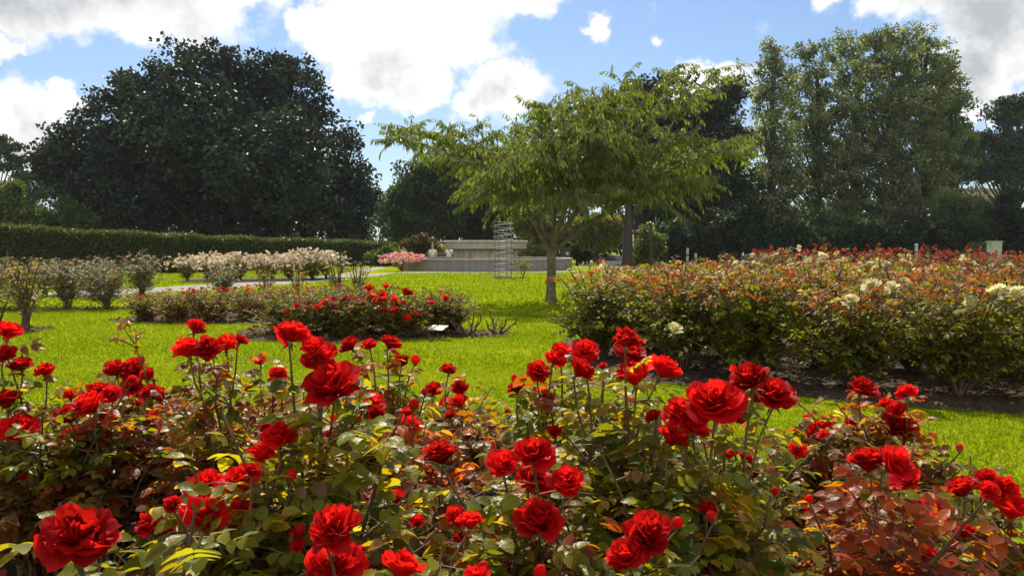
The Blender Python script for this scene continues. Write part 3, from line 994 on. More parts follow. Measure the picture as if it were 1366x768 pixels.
for rt in low:
    for j in range(rng.randint(4, 8)):
        a = rng.uniform(0, 6.28)
        r = .36 * math.sqrt(rng.rand())
        put_bloom(BLOOM_S[rng.randint(3)], rt, (r * math.cos(a), r * math.sin(a), .50 - .4 * r * r + rng.uniform(-.05, .04)), rng.uniform(.04, .065), (rng.normal(0, .4), -.3, 1), rng)

# vase shaped dry bushes on the left
tan = {'n': .8, 'g': 1.0, 'b': .4, 'p': 1.8}
PV = [proto(340 + k, 1.0, .62, 30, tan, {'n': 1.0, 'b': .7, 'p': 2.3}, .105, .14, side=3, step=.05, start=.3, low=.25, lm=M_DRYLEAF, rstem=.006, stem_col=(1.5, 1.5, 1.4)) for k in range(3)]
PV2 = [proto(350 + k, 1.08, .40, 8, {'g': 1.6, 'n': .8}, {'n': 1, 'g': .8, 'b': .3}, .13, .30, side=2, step=.08, start=.35, rstem=.012, stem_col=(1, .9, .8)) for k in range(2)]
LEFT = [(PV2[0], -6.75, 10.7, 1.02, 'gaunt rose bush with thick bare legs at the left picture edge'), (PV2[1], -7.3, 10.9, 1.0, 'half cut off rose bush behind the gaunt one at the left edge'),
        (PV[0], -10.2, 14.5, .95, 'first vase shaped tan bush of the soil strip on the left, beside its outer end'), (PV[1], -9.2, 14.45, .92, 'second vase shaped tan bush from the left in the soil strip'),
        (PV[2], -8.35, 14.5, .98, 'third vase shaped tan bush from the left in the soil strip'), (PV[0], -7.65, 14.55, .93, 'vase shaped tan bush at the right end of the soil strip'),
        (PV[1], -12.2, 18.2, .95, 'tan rose bush of the row beyond the path side, at its left end'), (PV[2], -11.0, 18.2, .97, 'tan rose bush of the row beyond the path side, second from left'),
        (PV[0], -9.85, 18.2, 1.0, 'tan rose bush of the row beyond the path side, second from right'), (PV[1], -8.75, 18.25, 1.05, 'tallest tan rose bush, at the right end of the row by the path'),
        (PV[2], -6.35, 17.0, .80, 'loose rose bush left of the path bend, standing alone on the grass'), (PV2[1], -3.85, 17.0, .95, 'tall sparse rose bush with thin stems between path and middle bed'),
        (PV2[0], -3.3, 16.6, .85, 'thin stemmed sparse rose bush next to the tall one before the path'), (PV2[1], -5.0, 15.6, .78, 'low thin rose bush behind the low bed, with seed heads'), (PV2[0], -4.55, 16.4, .72, 'second thin rose bush behind the low bed near the path')]
for k, (pr, x, y, sc, lb) in enumerate(LEFT):
    rt = plant(pr, (x, y, .006), rng.uniform(0, 6.28), sc, lb, 'dry rose bushes of the left lawn')

# pale flowering bed beyond the path, pink bush, far red bed: blossoms as part of each plant
BT = np.array([(-.5, 0, 0), (0, -.1, .1), (.5, 0, 0), (.45, .6, .12), (0, .8, -.05), (-.45, .6, .12)])


def proto_b(seed, H, SP, n, mix, cols, nb, bs, L=.13):
    rng = R(seed)
    a = proto(seed, H, SP, n, mix, mix, L, .12, side=3, step=.075, start=.15)
    g = Geo()
    C, Pn, Yn, Zn, sn = [], [], [], [], []
    for k in range(nb):
        th = rng.uniform(0, 6.28)
        r = SP * 1.05 * math.sqrt(rng.rand())
        c0 = np.array([r * math.cos(th), r * math.sin(th), H * (1.02 - .2 * (r / SP) ** 2) * rng.uniform(.58, 1.05)])
        col = np.array(cols[rng.randint(len(cols))])
        for j in range(5):
            Pn.append(c0 + rng.normal(0, bs * .22, 3))
            Yn.append(rng.normal(size=3) + np.array([0, -.2, .5]))
            Zn.append(rng.normal(size=3) * .6 + np.array([0, -.5, .8]))
            sn.append(bs * rng.uniform(.5, .8))
            C.append(col * rng.uniform(.8, 1.1))
    g.leaves(BT, [(0, 1, 2, 3, 4, 5)], np.array(Pn), np.array(Yn), np.array(Zn), np.array(sn), np.array(C))
    return a + (g.mesh('blossoms', [M_BLOSSOM]),)


def plant_b(pr, *a, **k):
    rt = plant(pr[:2], *a, **k)
    link('blossoms', pr[3], rt)
    return rt


WH = [(.72, .66, .58), (.70, .55, .46), (.78, .74, .70), (.62, .5, .38)]
PW = [proto_b(400 + k, .98, .80, 20, {'g': 1.5, 'n': .5}, WH, 80, .10) for k in range(3)]
wpos = [(-11.0, 26.2), (-10.2, 26.0), (-9.4, 26.3), (-8.6, 26.7), (-7.8, 27.1), (-7.1, 27.5), (-10.7, 27.6), (-9.7, 27.6), (-8.7, 28.0), (-7.7, 28.4), (-6.9, 28.7)]
for k, (x, y) in enumerate(wpos):
    plant_b(PW[k % 3], (x, y, .006), rng.uniform(0, 6.28), rng.uniform(.85, 1.12), f'cream flowering bush in the pale bed beyond the path, {ORD[k if k < 6 else k - 6]} of its {"near" if k < 6 else "far"} row', 'cream flowering bushes by the hedge')
PP = proto_b(420, .85, .9, 10, {'g': 2, 'y': .4}, [(.75, .36, .36), (.72, .45, .42), (.65, .25, .28)], 150, .13)
x, y = -5.35, 37.6
plant_b(PP, (x, y, .0), 0, (1.25, 1.0, 1.0), 'wide pink flowering bush at the left end of the pool wall', None, 'flower_bush', 'bush')
RF = [(.34, .018, .02), (.40, .04, .03), (.28, .02, .02)]
PF = [proto_b(430 + k, 1.0, .76, 14, {'g': .8, 'b': 1.6, 'c': .5, 'n': .6}, RF, [20, 40, 12][k], .10, .15) for k in range(3)]
fp = []
for k in range(8):
    fp.append((7.6 + k * 1.55, 22.3 + (k % 2) * .5))
for k in range(10):
    fp.append((8.4 + k * 1.62, 25.0 + (k % 2) * .4))
for k, (x, y) in enumerate(fp):
    rr_ = k if k < 8 else k - 8
    plant_b(PF[(k + k // 3) % 3], (x, y, .006), rng.uniform(0, 6.28), rng.uniform(1.0, 1.16), f'rusty rose bush with red flowers, {ORD[rr_]} from left in the far bed {"near" if k < 8 else "back"} row', 'rusty red rose bushes of the far bed')
PCm = [proto_b(440 + k, 1.0, .58, 13, {'g': 1, 'n': .9, 'y': .5}, [(.70, .62, .40), (.62, .52, .34)], 13, .10) for k in range(2)]
for k, (px, D, sc, lb) in enumerate(((1050, 14.0, 1.16, 'tallest cream rose bush rising above the far right bed'), (1120, 15.0, 1.1, 'cream rose bush with big pale head right of the tallest cream bush'), (1000, 13.2, 1.02, 'cream rose bush left of the tallest cream bush'),
                                     (1205, 14.0, 1.06, 'cream rose bush in front of the parked cars at right'), (1290, 13, 1.0, 'cream rose bush before the far bed near the right edge'), (950, 14.5, .84, 'tan rose bush behind the right bed, under the dark trees'),
                                     (890, 14.5, .82, 'tan rose bush behind the right bed close to the dark post'), (830, 15.2, .8, 'tan rose bush behind the right bed, right of the lawn tree'), (800, 11.6, .93, 'spindly cream rose bush at the near left tip of the right bed'))):
    p = at(px, 345, D)
    plant_b(PCm[k % 2], (p[0], D, .006), rng.uniform(0, 6.28), sc, lb, 'cream rose bushes behind the right bed')

# ------------------------------------------------------------------ fountain
def stone(name, c1, c2, streak=.5):
    m, q, o = mat(name)
    tcn = q.n('ShaderNodeTexCoord')
    mp = q.n('ShaderNodeMapping', i_Vector=tcn.outputs['Object'])
    mp.inputs['Scale'].default_value = (2.2, 2.2, .25)
    n1 = q.n('ShaderNodeTexNoise', i_Vector=mp.outputs[0], i_Scale=2.5, i_Detail=6.0, i_Roughness=.65)
    n2 = q.n('ShaderNodeTexNoise', i_Vector=tcn.outputs['Object'], i_Scale=14.0, i_Detail=8.0, i_Roughness=.7)
    c = q.mix(q.m('MULTIPLY', q.ramp(n1.outputs[0], .42, .62), streak), rgb(*c1), rgb(*c2))
    c = q.mix(q.m('MULTIPLY', q.ramp(n2.outputs[0], .45, .7), .45), c, rgb(*[v * .6 for v in c1]))
    p = q.n('ShaderNodeBsdfPrincipled', i_Roughness=.85)
    q.set(p.inputs['Base Color'], c)
    b = q.n('ShaderNodeBump', i_Strength=.4, i_Height=n2.outputs[0])
    b.inputs['Distance'].default_value = .02
    q.set(p.inputs['Normal'], b.outputs[0])
    q.set(o.inputs[0], p.outputs[0])
    return m


M_CONC = stone('fountain_concrete', (.38, .35, .28), (.22, .19, .14))
M_PED = stone('pedestal_stone', (.55, .46, .32), (.26, .19, .12), .8)
M_POOL = stone('pool_wall_concrete', (.22, .21, .185), (.13, .125, .11))
M_WATER = solid('fountain_water', (.03, .05, .05), None, rough=.05)
ft = thing('fountain', 'round concrete fountain with a wide bowl on a drum inside a low pool wall', 'fountain', (FC[0], FC[1], 0))
g = Geo()
g.lathe([(4.58, -.05), (4.58, .50), (4.62, .502), (4.62, .585), (4.60, .60), (4.22, .60), (4.20, .585), (4.20, .0)], 96)
g.build('pool_wall', M_POOL, ft, smooth=False)
g = Geo()
g.lathe([(4.2, .36), (1.6, .36)], 64)
g.build('water', M_WATER, ft)
g = Geo()
g.lathe([(1.72, .2), (1.72, 1.04)], 64)
g.build('pedestal', M_PED, ft, smooth=True)
g = Geo()
g.lathe([(1.73, 1.03), (2.10, 1.06), (2.18, 1.08), (2.20, 1.40), (2.25, 1.41), (2.25, 1.49), (2.22, 1.51), (1.98, 1.51), (1.95, 1.49), (1.9, 1.2), (0.0, 1.15)], 96)
g.build('bowl', M_CONC, ft, smooth=False)

# ------------------------------------------------------------------ spiral rose pillar
M_STEEL = solid('galvanised_wire', (.16, .165, .17), (.10, .105, .11), 30, .55, metal=.4)
xy = gp(671, 371)
tr = thing('rose_pillar', 'wire rose pillar of four posts with a spiral rod, before the fountain', 'plant support', (xy[0], xy[1], 0))
RP = .34
for k in range(4):
    a = rad(45 + 20) + k * math.pi / 2
    g = Geo()
    g.tube([(RP * math.cos(a), RP * math.sin(a), 0), (RP * math.cos(a), RP * math.sin(a), 2.18)], .017, 6)
    g.build('post', M_STEEL, tr)
g = Geo()
an = np.linspace(0, 2 * math.pi * 10, 321)
g.tube(np.stack([-(RP + .022) * np.cos(an), -(RP + .022) * np.sin(an), .10 + 2.05 * an / an[-1]], 1), .011, 5)
g.build('spiral_rod', solid('bright_rod', (.32, .33, .33), (.22, .23, .23), 30, .5), tr, smooth=True)
g = Geo()
an = np.linspace(0, 2 * math.pi, 25)
g.tube(np.stack([RP * np.cos(an), RP * np.sin(an), an * 0 + .06], 1), .012, 5)
g.build('base_ring', M_STEEL, tr)
sheet('flower_bed_soil', [(xy[0] + .75 * math.cos(a), xy[1] + .6 * math.sin(a)) for a in np.linspace(0, 6.1, 22)], .016, M_SOIL)
pc = proto(360, 1.0, .5, 8, {'g': 1, 'y': .8}, {'y': 1, 'g': 1}, .14, .2)
plant(pc, (xy[0] + .75, xy[1] + .05, 0), 1.0, .85, 'young climbing rose with pale leaves leaning at the wire pillar', None, 'climbing_rose', 'rose bush')


# ------------------------------------------------------------------ trees
DT = np.array([(0, 0, 0), (.38, .45, .12), (0, 1, -.05), (-.38, .45, .12)])
DF = [(0, 1, 2, 3)]


def lobe_clumps(rng, lobes, n):
    vol = np.array([l[1][0] * l[1][2] for l in lobes])
    which = rng.choice(len(lobes), n, p=vol / vol.sum())
    d = randdir(rng, n)
    r = rng.rand(n) ** .42
    C = np.array([lobes[i][0] for i in which])
    Rr = np.array([lobes[i][1] for i in which])
    return C + d * r[:, None] * Rr


def crown(rng, clumps, cr, per, size, tints, zlo, var=.35, updir=.6):
    n = len(clumps)
    P = np.repeat(clumps, per, 0)
    d = randdir(rng, n * per)
    r = rng.rand(n * per) ** .5
    crr = np.repeat(rng.uniform(.6, 1.3, n) * cr, per)
    P = P + d * (r * crr)[:, None] * np.array([1, 1, .72])
    ok = P[:, 2] > zlo
    tt = np.array(tints)[rng.randint(0, len(tints), n)] * rng.uniform(1 - var, 1 + var, (n, 1))
    C = np.repeat(tt, per, 0) * rng.uniform(.75, 1.3, (n * per, 1))
    Y = randdir(rng, n * per) + d * .5
    Z = randdir(rng, n * per) + np.array([0, 0, updir])
    s = size * rng.uniform(.6, 1.25, n * per)
    g = Geo()
    g.leaves(DT, DF, P[ok], Y[ok], Z[ok], s[ok], C[ok])
    return g


def lobed_tree(name, label, seed, Y, basex, lobes, ncl, per, cr, size, tints, m=None, trunk_r=.5, group=None, dscale=.75, zlo=.0, limbs=10, cat='tree', trunk_top=.55, bark=None, straight=False, var=.35, up=.6):
    rng = R(seed)
    bx = at(basex, 345, Y)[0]
    gz = float(hgt(Y))
    root = thing(name, label, cat, (bx, Y, gz), 0, group)
    o = np.array([bx, Y, gz])
    L = []
    for lb in lobes:
        cx, cy, rx, ry = lb[:4]
        dy = lb[4] if len(lb) > 4 else 0
        c = at(cx, cy, Y + dy) - o
        k = (Y + dy) / F
        L.append((c, np.array([rx * k, min(rx, ry * 1.3) * k * dscale, ry * k])))
    cl = lobe_clumps(rng, L, ncl)
    cl = cl[cl[:, 2] > zlo - .2]
    crown(rng, cl, cr, per, size, tints, zlo, var, up).build('crown', m or M_TREELEAF, root)
    g = Geo()
    ztop = max(l[0][2] + l[1][2] * .6 for l in L)
    top = np.array([np.mean([l[0][0] for l in L]) * .6, 0, ztop * trunk_top])
    tp = bez((0, 0, -.2), (top[0] * .1, 0, top[2] * .5), top, 10)
    g.tube(tp, trunk_r * np.array([1.5, 1.1, 1, .95, .88, .8, .7, .6, .5, .38]), 10)
    pick_ = rng.choice(len(cl), min(limbs, len(cl)), False)
    for i in pick_:
        e = cl[i]
        t = min(9, max(2, int(9 * np.clip((e[2] * (.55 if not straight else .7)) / max(top[2], .1), .15, .95))))
        b = tp[t]
        C0 = bez(b, b + (e - b) * np.array([.55, .55, .25 if not straight else .6]), e, 7)
        g.tube(C0, np.linspace(trunk_r * .32 * (1 - t / 14), trunk_r * .05, 7), 6)
    g.build('trunk', bark or M_BARK, root, smooth=True)
    return root


OAK = [(.013, .022, .017), (.017, .028, .019), (.011, .019, .015), (.034, .048, .024)]
MID = [(.046, .070, .022), (.068, .095, .026), (.034, .052, .018)]
LITE = [(.085, .115, .03), (.11, .13, .035), (.07, .10, .028)]
POP = [(.085, .11, .048), (.115, .135, .06), (.065, .09, .04), (.19, .21, .12)]
DARK = [(.018, .030, .014), (.026, .040, .016), (.013, .022, .011)]

oak = lobed_tree('oak_tree', 'huge dark evergreen oak with a broad domed crown behind the left hedge', 500, 62, 290,
                 [(275, 118, 85, 62), (330, 100, 58, 42), (205, 135, 62, 55), (150, 185, 72, 58), (100, 205, 50, 42), (375, 160, 60, 50), (415, 185, 54, 50), (462, 240, 40, 56), (80, 225, 34, 30), (66, 208, 16, 8),
                  (280, 220, 150, 85), (200, 270, 130, 65), (370, 275, 140, 60), (470, 290, 52, 48), (130, 250, 62, 55), (385, 112, 46, 38), (250, 170, 90, 70, -6), (360, 215, 90, 70, -7)],
                 1500, 75, 1.05, .36, OAK, M_OAKLEAF, 1.0, limbs=26, zlo=1.0)

lobed_tree('cedar_tree', 'cedar with flat feathery tiers cut off by the left picture edge', 501, 74, -20,
           [(16, 197, 20, 3), (0, 186, 16, 3), (30, 212, 26, 3), (-5, 222, 40, 3), (38, 236, 26, 3), (10, 248, 40, 4), (45, 258, 22, 4), (0, 270, 50, 6), (-25, 205, 40, 4)], 420, 44, .40, .30, [(.06, .08, .06), (.075, .095, .07)], M_OAKLEAF, .5, limbs=40, trunk_top=.9, straight=False, up=2.0)
for k, (bx, Yt, lobes, tints, lb) in enumerate((
        (20, 55, [(10, 272, 22, 22), (36, 290, 24, 15), (-20, 285, 24, 20), (20, 252, 10, 10)], LITE, 'light green round tree behind the hedge at the far left'),
        (85, 56, [(68, 298, 18, 10), (96, 286, 15, 14), (114, 297, 14, 12), (90, 272, 7, 7)], [(.06, .085, .028), (.075, .10, .03)], 'bushy tree behind the hedge between the light green one and the oak'))):
    lobed_tree('broadleaf_tree', lb, 510 + k, Yt, bx, lobes, 190, 46, .5, .24, tints, M_TREELEAF, .3, limbs=14)

# trees behind the fountain
lobed_tree('broadleaf_tree', 'dark tree with sky gaps in its crown, left of the fountain bowl', 520, 70, 570,
           [(560, 250, 38, 36), (575, 228, 28, 22), (545, 290, 40, 40), (590, 275, 36, 40), (600, 250, 30, 30)], 420, 60, .85, .32, MID, M_TREELEAF, .45, limbs=16, zlo=.3)
lobed_tree('broadleaf_tree', 'dark rounded tree standing right behind the fountain bowl', 521, 74, 640,
           [(640, 240, 42, 40), (625, 218, 28, 20), (650, 285, 45, 42), (610, 300, 40, 30), (680, 265, 35, 50), (690, 230, 40, 30)], 520, 60, .85, .32, DARK + MID[:1], M_TREELEAF, .5, limbs=14, zlo=.3)
lobed_tree('conifer_tree', 'tall dark pine rising behind the lawn tree with flat side boughs', 522, 72, 855,
           [(880, 150, 50, 22), (840, 175, 45, 24), (920, 165, 36, 18), (860, 120, 34, 16), (850, 205, 60, 26), (920, 205, 60, 26), (780, 215, 40, 22), (790, 245, 55, 30), (880, 245, 80, 34), (900, 110, 22, 8)],
           640, 64, .9, .34, DARK, M_OAKLEAF, .7, limbs=22, trunk_top=.95)
lobed_tree('broadleaf_tree', 'dense dark tree filling the gap left of the poplars', 523, 68, 950,
           [(950, 150, 26, 30), (975, 130, 22, 28), (960, 190, 38, 36), (940, 240, 50, 40), (975, 260, 40, 50), (950, 300, 55, 34), (915, 290, 40, 40)], 600, 62, .85, .32, DARK + MID[:1], M_TREELEAF, .5, limbs=14, zlo=.2)
lobed_tree('weeping_tree', 'olive green weeping tree to the right behind the fountain bowl', 524, 52, 712,
           [(712, 305, 26, 20), (700, 290, 20, 14), (730, 315, 20, 16)], 160, 60, .45, .2, [(.10, .11, .03), (.13, .13, .035)], M_TREELEAF, .2, limbs=8)
lobed_tree('weeping_tree', 'golden green weeping tree right of the lawn tree trunk', 525, 53, 795,
           [(795, 300, 32, 14), (810, 308, 28, 14), (780, 312, 24, 14), (800, 320, 30, 14)], 260, 60, .5, .2, [(.14, .14, .03), (.11, .125, .03)], M_TREELEAF, .22, limbs=8)
# big dark trunk behind it
lobed_tree('lime_tree', 'thick dark trunk with a high crown standing behind the golden weeping tree', 526, 48, 837,
           [(840, 232, 40, 22), (815, 245, 30, 18), (868, 240, 28, 18)], 200, 60, .6, .25, MID, M_TREELEAF, .33, limbs=8, trunk_top=.8)
lobed_tree('young_tree', 'slim sunlit young tree clad in leaves next to the dark post', 527, 50, 862,
           [(862, 308, 9, 10), (866, 328, 18, 14), (860, 345, 20, 12), (878, 325, 10, 12)], 90, 50, .42, .2, LITE, M_TREELEAF, .09, limbs=6)
# poplars on the right
POPL = [(1028, [(1030, 75, 13, 24), (1030, 110, 24, 32), (1028, 165, 32, 45), (1026, 230, 36, 50), (1028, 290, 38, 40)], 'slim pointed poplar at the left end of the poplar group'),
        (1090, [(1082, 75, 15, 20), (1085, 110, 26, 34), (1088, 165, 36, 45), (1090, 230, 40, 50), (1088, 295, 40, 40)], 'second poplar of the group, with a narrow double top'),
        (1140, [(1133, 62, 16, 20), (1140, 95, 28, 30), (1140, 155, 38, 48), (1138, 225, 42, 52), (1140, 292, 44, 42)], 'third poplar of the group, pale twinkling leaves in its middle'),
        (1190, [(1178, 52, 16, 18), (1190, 85, 28, 32), (1192, 140, 38, 46), (1190, 210, 42, 52), (1188, 285, 44, 45)], 'fourth poplar of the group, with a tall ragged top'),
        (1232, [(1218, 52, 17, 18), (1228, 85, 28, 32), (1235, 140, 36, 44), (1236, 200, 36, 46), (1232, 270, 40, 46)], 'tallest poplar of the group, against the grey cloud'),
        (1262, [(1252, 98, 18, 24), (1262, 140, 24, 28), (1268, 185, 24, 28), (1258, 225, 24, 30), (1258, 290, 30, 36)], 'darker poplar at the right end of the group, loose outer boughs')]
for k, (bx, lobes, lb) in enumerate(POPL):
    lobed_tree('poplar_tree', lb, 540 + k, 70 + (k % 3) * 3, bx, [(a, b, c * (1.3 if k in (0, 5) else 1.95), d) for a, b, c, d in lobes], 460 if k else 300, 54, .68, .26, POP if k < 5 else MID, M_TREELEAF, .34, 'poplars on the right', limbs=60, trunk_top=.86, straight=True, zlo=.3)
lobed_tree('pine_tree', 'spreading pine with open flat boughs at the right picture edge', 560, 86, 1352,
           [(1345, 155, 34, 13), (1362, 140, 30, 10), (1315, 188, 34, 12), (1290, 206, 24, 10), (1350, 190, 36, 14), (1372, 215, 44, 18), (1308, 218, 30, 9), (1340, 232, 40, 12), (1285, 232, 20, 8)],
           360, 62, .9, .36, [(.032, .05, .035), (.042, .06, .04)], M_OAKLEAF, .6, limbs=40, trunk_top=.95)
UND = [(985, 60, 300, 40, 34, DARK), (1045, 58, 318, 45, 24, DARK), (1110, 60, 312, 50, 28, MID), (1170, 59, 318, 46, 24, DARK), (1230, 60, 312, 48, 30, DARK), (1275, 64, 285, 34, 28, LITE), (1288, 60, 318, 36, 24, DARK),
       (1330, 62, 300, 40, 32, [(.075, .10, .03), (.055, .08, .026)]), (1375, 60, 285, 45, 55, DARK), (905, 60, 318, 40, 26, DARK), (770, 66, 315, 50, 30, DARK), (1310, 58, 335, 14, 12, LITE)]
SAY = ['dark shrub under the slim pointed poplar', 'low dark shrub below the left poplars', 'mid green shrub under the middle of the poplars', 'dark shrub below the tall ragged poplar', 'dark shrub under the tallest poplar',
       'sunlit yellow green shrub below the pale building', 'dark shrub behind the far red bed near the pale building', 'large leafy shrub beside the pale utility cabinet', 'tall dark shrub at the right picture edge', 'dark shrub between young tree and poplars',
       'dark broad shrub behind the golden weeping tree', 'small bright shrub low behind the far red bed']
for k, (cx, Yt, cy, rx, ry, ti) in enumerate(UND):
    lobed_tree('shrub', SAY[k], 570 + k, Yt, cx, [(cx, cy, rx, ry), (cx - rx * .4, cy + ry * .5, rx * .8, ry * .7), (cx + rx * .4, cy + ry * .45, rx * .8, ry * .7)], 190 if rx > 20 else 50, 56, .62, .26, ti, M_TREELEAF, .15, limbs=5, cat='shrub')
lobed_tree('shrub', 'rounded reddish brown shrub left of the fountain pedestal', 590, 50, 560, [(560, 328, 20, 14), (552, 335, 20, 12), (570, 335, 16, 12)], 130, 56, .4, .18, [(.10, .05, .025), (.075, .055, .028), (.05, .06, .025)], M_TREELEAF, .1, limbs=5, cat='shrub')
lobed_tree('shrub', 'bright green shrub between hedge end and the reddish shrub', 591, 47, 515, [(515, 335, 12, 8), (525, 342, 18, 10), (505, 345, 14, 8)], 80, 50, .35, .16, LITE, M_TREELEAF, .08, limbs=4, cat='shrub')
lobed_tree('shrub', 'yellow flowering shrub seen between the two seated people', 592, 51, 590, [(590, 336, 14, 7), (598, 342, 16, 8)], 60, 50, .3, .16, [(.26, .18, .03), (.16, .15, .03)], M_TREELEAF, .08, limbs=4, cat='shrub')
lobed_tree('shrub', 'yellow green shrub at the right side of the fountain pedestal', 593, 50, 712, [(708, 336, 16, 8), (722, 338, 14, 7)], 70, 50, .3, .16, [(.15, .15, .03), (.12, .13, .03)], M_TREELEAF, .08, limbs=4, cat='shrub')

# far wood that closes the view
rng = R(600)
n = 1500
cx = rng.uniform(-95, 110, n)
cl = np.column_stack([cx, rng.uniform(102, 116, n), rng.uniform(-1, 8.5, n) + 2.0 * np.sin(cx * .13) * (rng.rand(n) > .3)])
cl = cl[~((cl[:, 0] > 50) & (cl[:, 0] < 70) & (cl[:, 2] > 6))]
tag(crown(rng, cl, 1.5, 50, .6, DARK + MID, -1.2).build('woodland', M_OAKLEAF), kind='stuff')

# ------------------------------------------------------------------ hedge
rng = R(610)
HP = [(-31.0, 26.5, 1.98), (-20.0, 31.0, 1.92), (-15.3, 35.0, 1.66), (-11.5, 43.0, 1.5), (-7.6, 52.0, 1.52)]
hb = Geo()
P, Yv, Zv, cc = [], [], [], []
for (a, b) in zip(HP[:-1], HP[1:]):
    A, Bv = np.array(a), np.array(b)
    d = unit((Bv - A)[:2])
    nrm = np.array([d[1], -d[0]])            # towards the lawn
    ln = np.linalg.norm((Bv - A)[:2])
    n = int(ln * 2200)
    t = rng.rand(n)
    face = rng.rand(n)
    z = rng.rand(n)
    H = A[2] + (Bv[2] - A[2]) * t + .05 * np.sin(t * ln * 1.7)
    w = 1.4
    off = np.where(face < .55, 0, rng.rand(n) * w)
    zz = np.where(face < .55, z * H, H + rng.normal(0, .05, n))
    jit = rng.normal(0, .05, n)
    x = A[0] + d[0] * t * ln - nrm[0] * (off + jit)
    y = A[1] + d[1] * t * ln - nrm[1] * (off + jit)
    P.append(np.column_stack([x, y, zz + hgt(y)]))
    isf = (face < .55)[:, None]
    Zv.append(np.where(isf, np.array([nrm[0], nrm[1], .4]), np.array([0, 0, 1.])) + rng.normal(0, .5, (n, 3)))
    Yv.append(randdir(rng, n) + np.array([0, 0, .3]))
    cc.append(np.array([(.034, .052, .013), (.052, .070, .015), (.080, .092, .020)])[rng.randint(0, 3, n)] * rng.uniform(.7, 1.2, (n, 1)))
    q0, q1 = A[:2] - nrm * .12, Bv[:2] - nrm * .12
    r0, r1 = A[:2] - nrm * 1.3, Bv[:2] - nrm * 1.3
    za, zb = float(hgt(A[1])), float(hgt(Bv[1]))
    hb.add([(*q0, za - .05), (*q1, zb - .05), (*r1, zb - .05), (*r0, za - .05), (*q0, za + A[2] - .1), (*q1, zb + Bv[2] - .1), (*r1, zb + Bv[2] - .1), (*r0, za + A[2] - .1)],
           [(4, 5, 6, 7), (0, 1, 5, 4), (2, 3, 7, 6), (3, 0, 4, 7), (1, 2, 6, 5)], 0, (.03, .045, .015))
hr = thing('hedge', 'long clipped green hedge running along the left side behind the beds', 'hedge', (-15.3, 35, 0))
M_HEDGEIN = solid('hedge_twigs', (.03, .04, .015), (.02, .022, .012), 6, .9)
ho = np.array([-15.3, 35, 0])
hb.v = [v - ho for v in hb.v]
hb.build('twig_core', M_HEDGEIN, hr)
g = Geo()
g.leaves(DT, DF, np.concatenate(P) - ho, np.concatenate(Yv), np.concatenate(Zv), rng.uniform(.06, .13, sum(map(len, P))), np.concatenate(cc))
g.build('foliage', M_TREELEAF, hr)
# low dark hedge closing the view right of the first one
lobed_tree('shrub', 'dark clipped shrub between the hedge end and the pink bush', 595, 50, 490, [(490, 345, 30, 12), (465, 343, 26, 12)], 90, 50, .4, .18, MID, M_TREELEAF, .08, limbs=4, cat='shrub')

# ------------------------------------------------------------------ lawn tree (cherry)
rng = R(620)
xy = gp(735, 403)
YC = xy[1]
ch = thing('cherry_tree', 'small spreading cherry tree with drooping leaves standing alone on the lawn', 'tree', (xy[0], YC, 0))
o = np.array([xy[0], YC, 0])
g = Geo()
fork = at(735, 334, YC) - o
tp = np.array([(0, 0, -.05), (0, 0, .05), (.0, 0, .18), (.005, 0, .5), (.01, 0, .85), fork + np.array([0, 0, -.05]), fork + np.array([0, 0, .18])])
g.tube(tp, [.17, .13, .105, .094, .090, .105, .065], 14)
LIMB = [((712, 295, -.15), (692, 255, -.3)), ((738, 300, .1), (746, 235, .2)), ((762, 290, .05), (802, 232, .25)), ((775, 300, -.2), (850, 262, -.5)), ((722, 300, .3), (715, 240, .9)), ((745, 305, -.3), (765, 245, -1.0))]
LP = []
for (a, b) in LIMB:
    A, B_ = at(a[0], a[1], YC + a[2]) - o, at(b[0], b[1], YC + b[2]) - o
    C0 = bez(fork - np.array([0, 0, .06]), A, B_, 9)
    g.tube(C0, np.linspace(.068, .034, 9), 9)
    LP.append(C0)
TIPS = [(497, 186, -.4), (530, 172, .4), (575, 178, .2), (612, 178, -.5), (600, 215, -1.0), (640, 232, 1.2), (645, 262, -.9), (632, 255, .2), (660, 195, -1.2), (668, 180, .8), (705, 162, .4), (700, 215, -1.9), (730, 150, -.8), (752, 138, .5), (790, 130, -.8),
        (832, 108, .6), (905, 88, .3), (958, 92, -.3), (915, 128, .5), (932, 168, -.9), (978, 192, .3), (990, 205, -.3), (940, 245, -1.2), (925, 222, .8), (885, 262, .7), (850, 205, 1.8), (802, 182, -1.9), (762, 205, 1.7), (722, 262, 2.0), (822, 258, -1.7), (870, 170, -1.2),
        (785, 165, 1.0), (680, 255, 1.4), (760, 270, -2.0), (690, 268, -1.6), (820, 150, 1.4), (845, 230, -1.5), (735, 185, -1.7), (660, 225, -1.7), (900, 195, .4), (775, 240, 2.1), (815, 215, .8), (700, 190, 1.6), (790, 175, -1.4), (810, 190, .6), (800, 145, .2), (800, 132, .4), (822, 126, -.5), (775, 142, .5), (790, 150, 1.0), (812, 165, -.9), (830, 180, -.6), (785, 210, -.8), (815, 240, .4), (770, 180, 1.2), (745, 165, -.2), (720, 195, .6), (760, 225, -1.5), (680, 235, -.6), (875, 225, -.4)]
P, Y_, Z_, s_, C_ = [], [], [], [], []


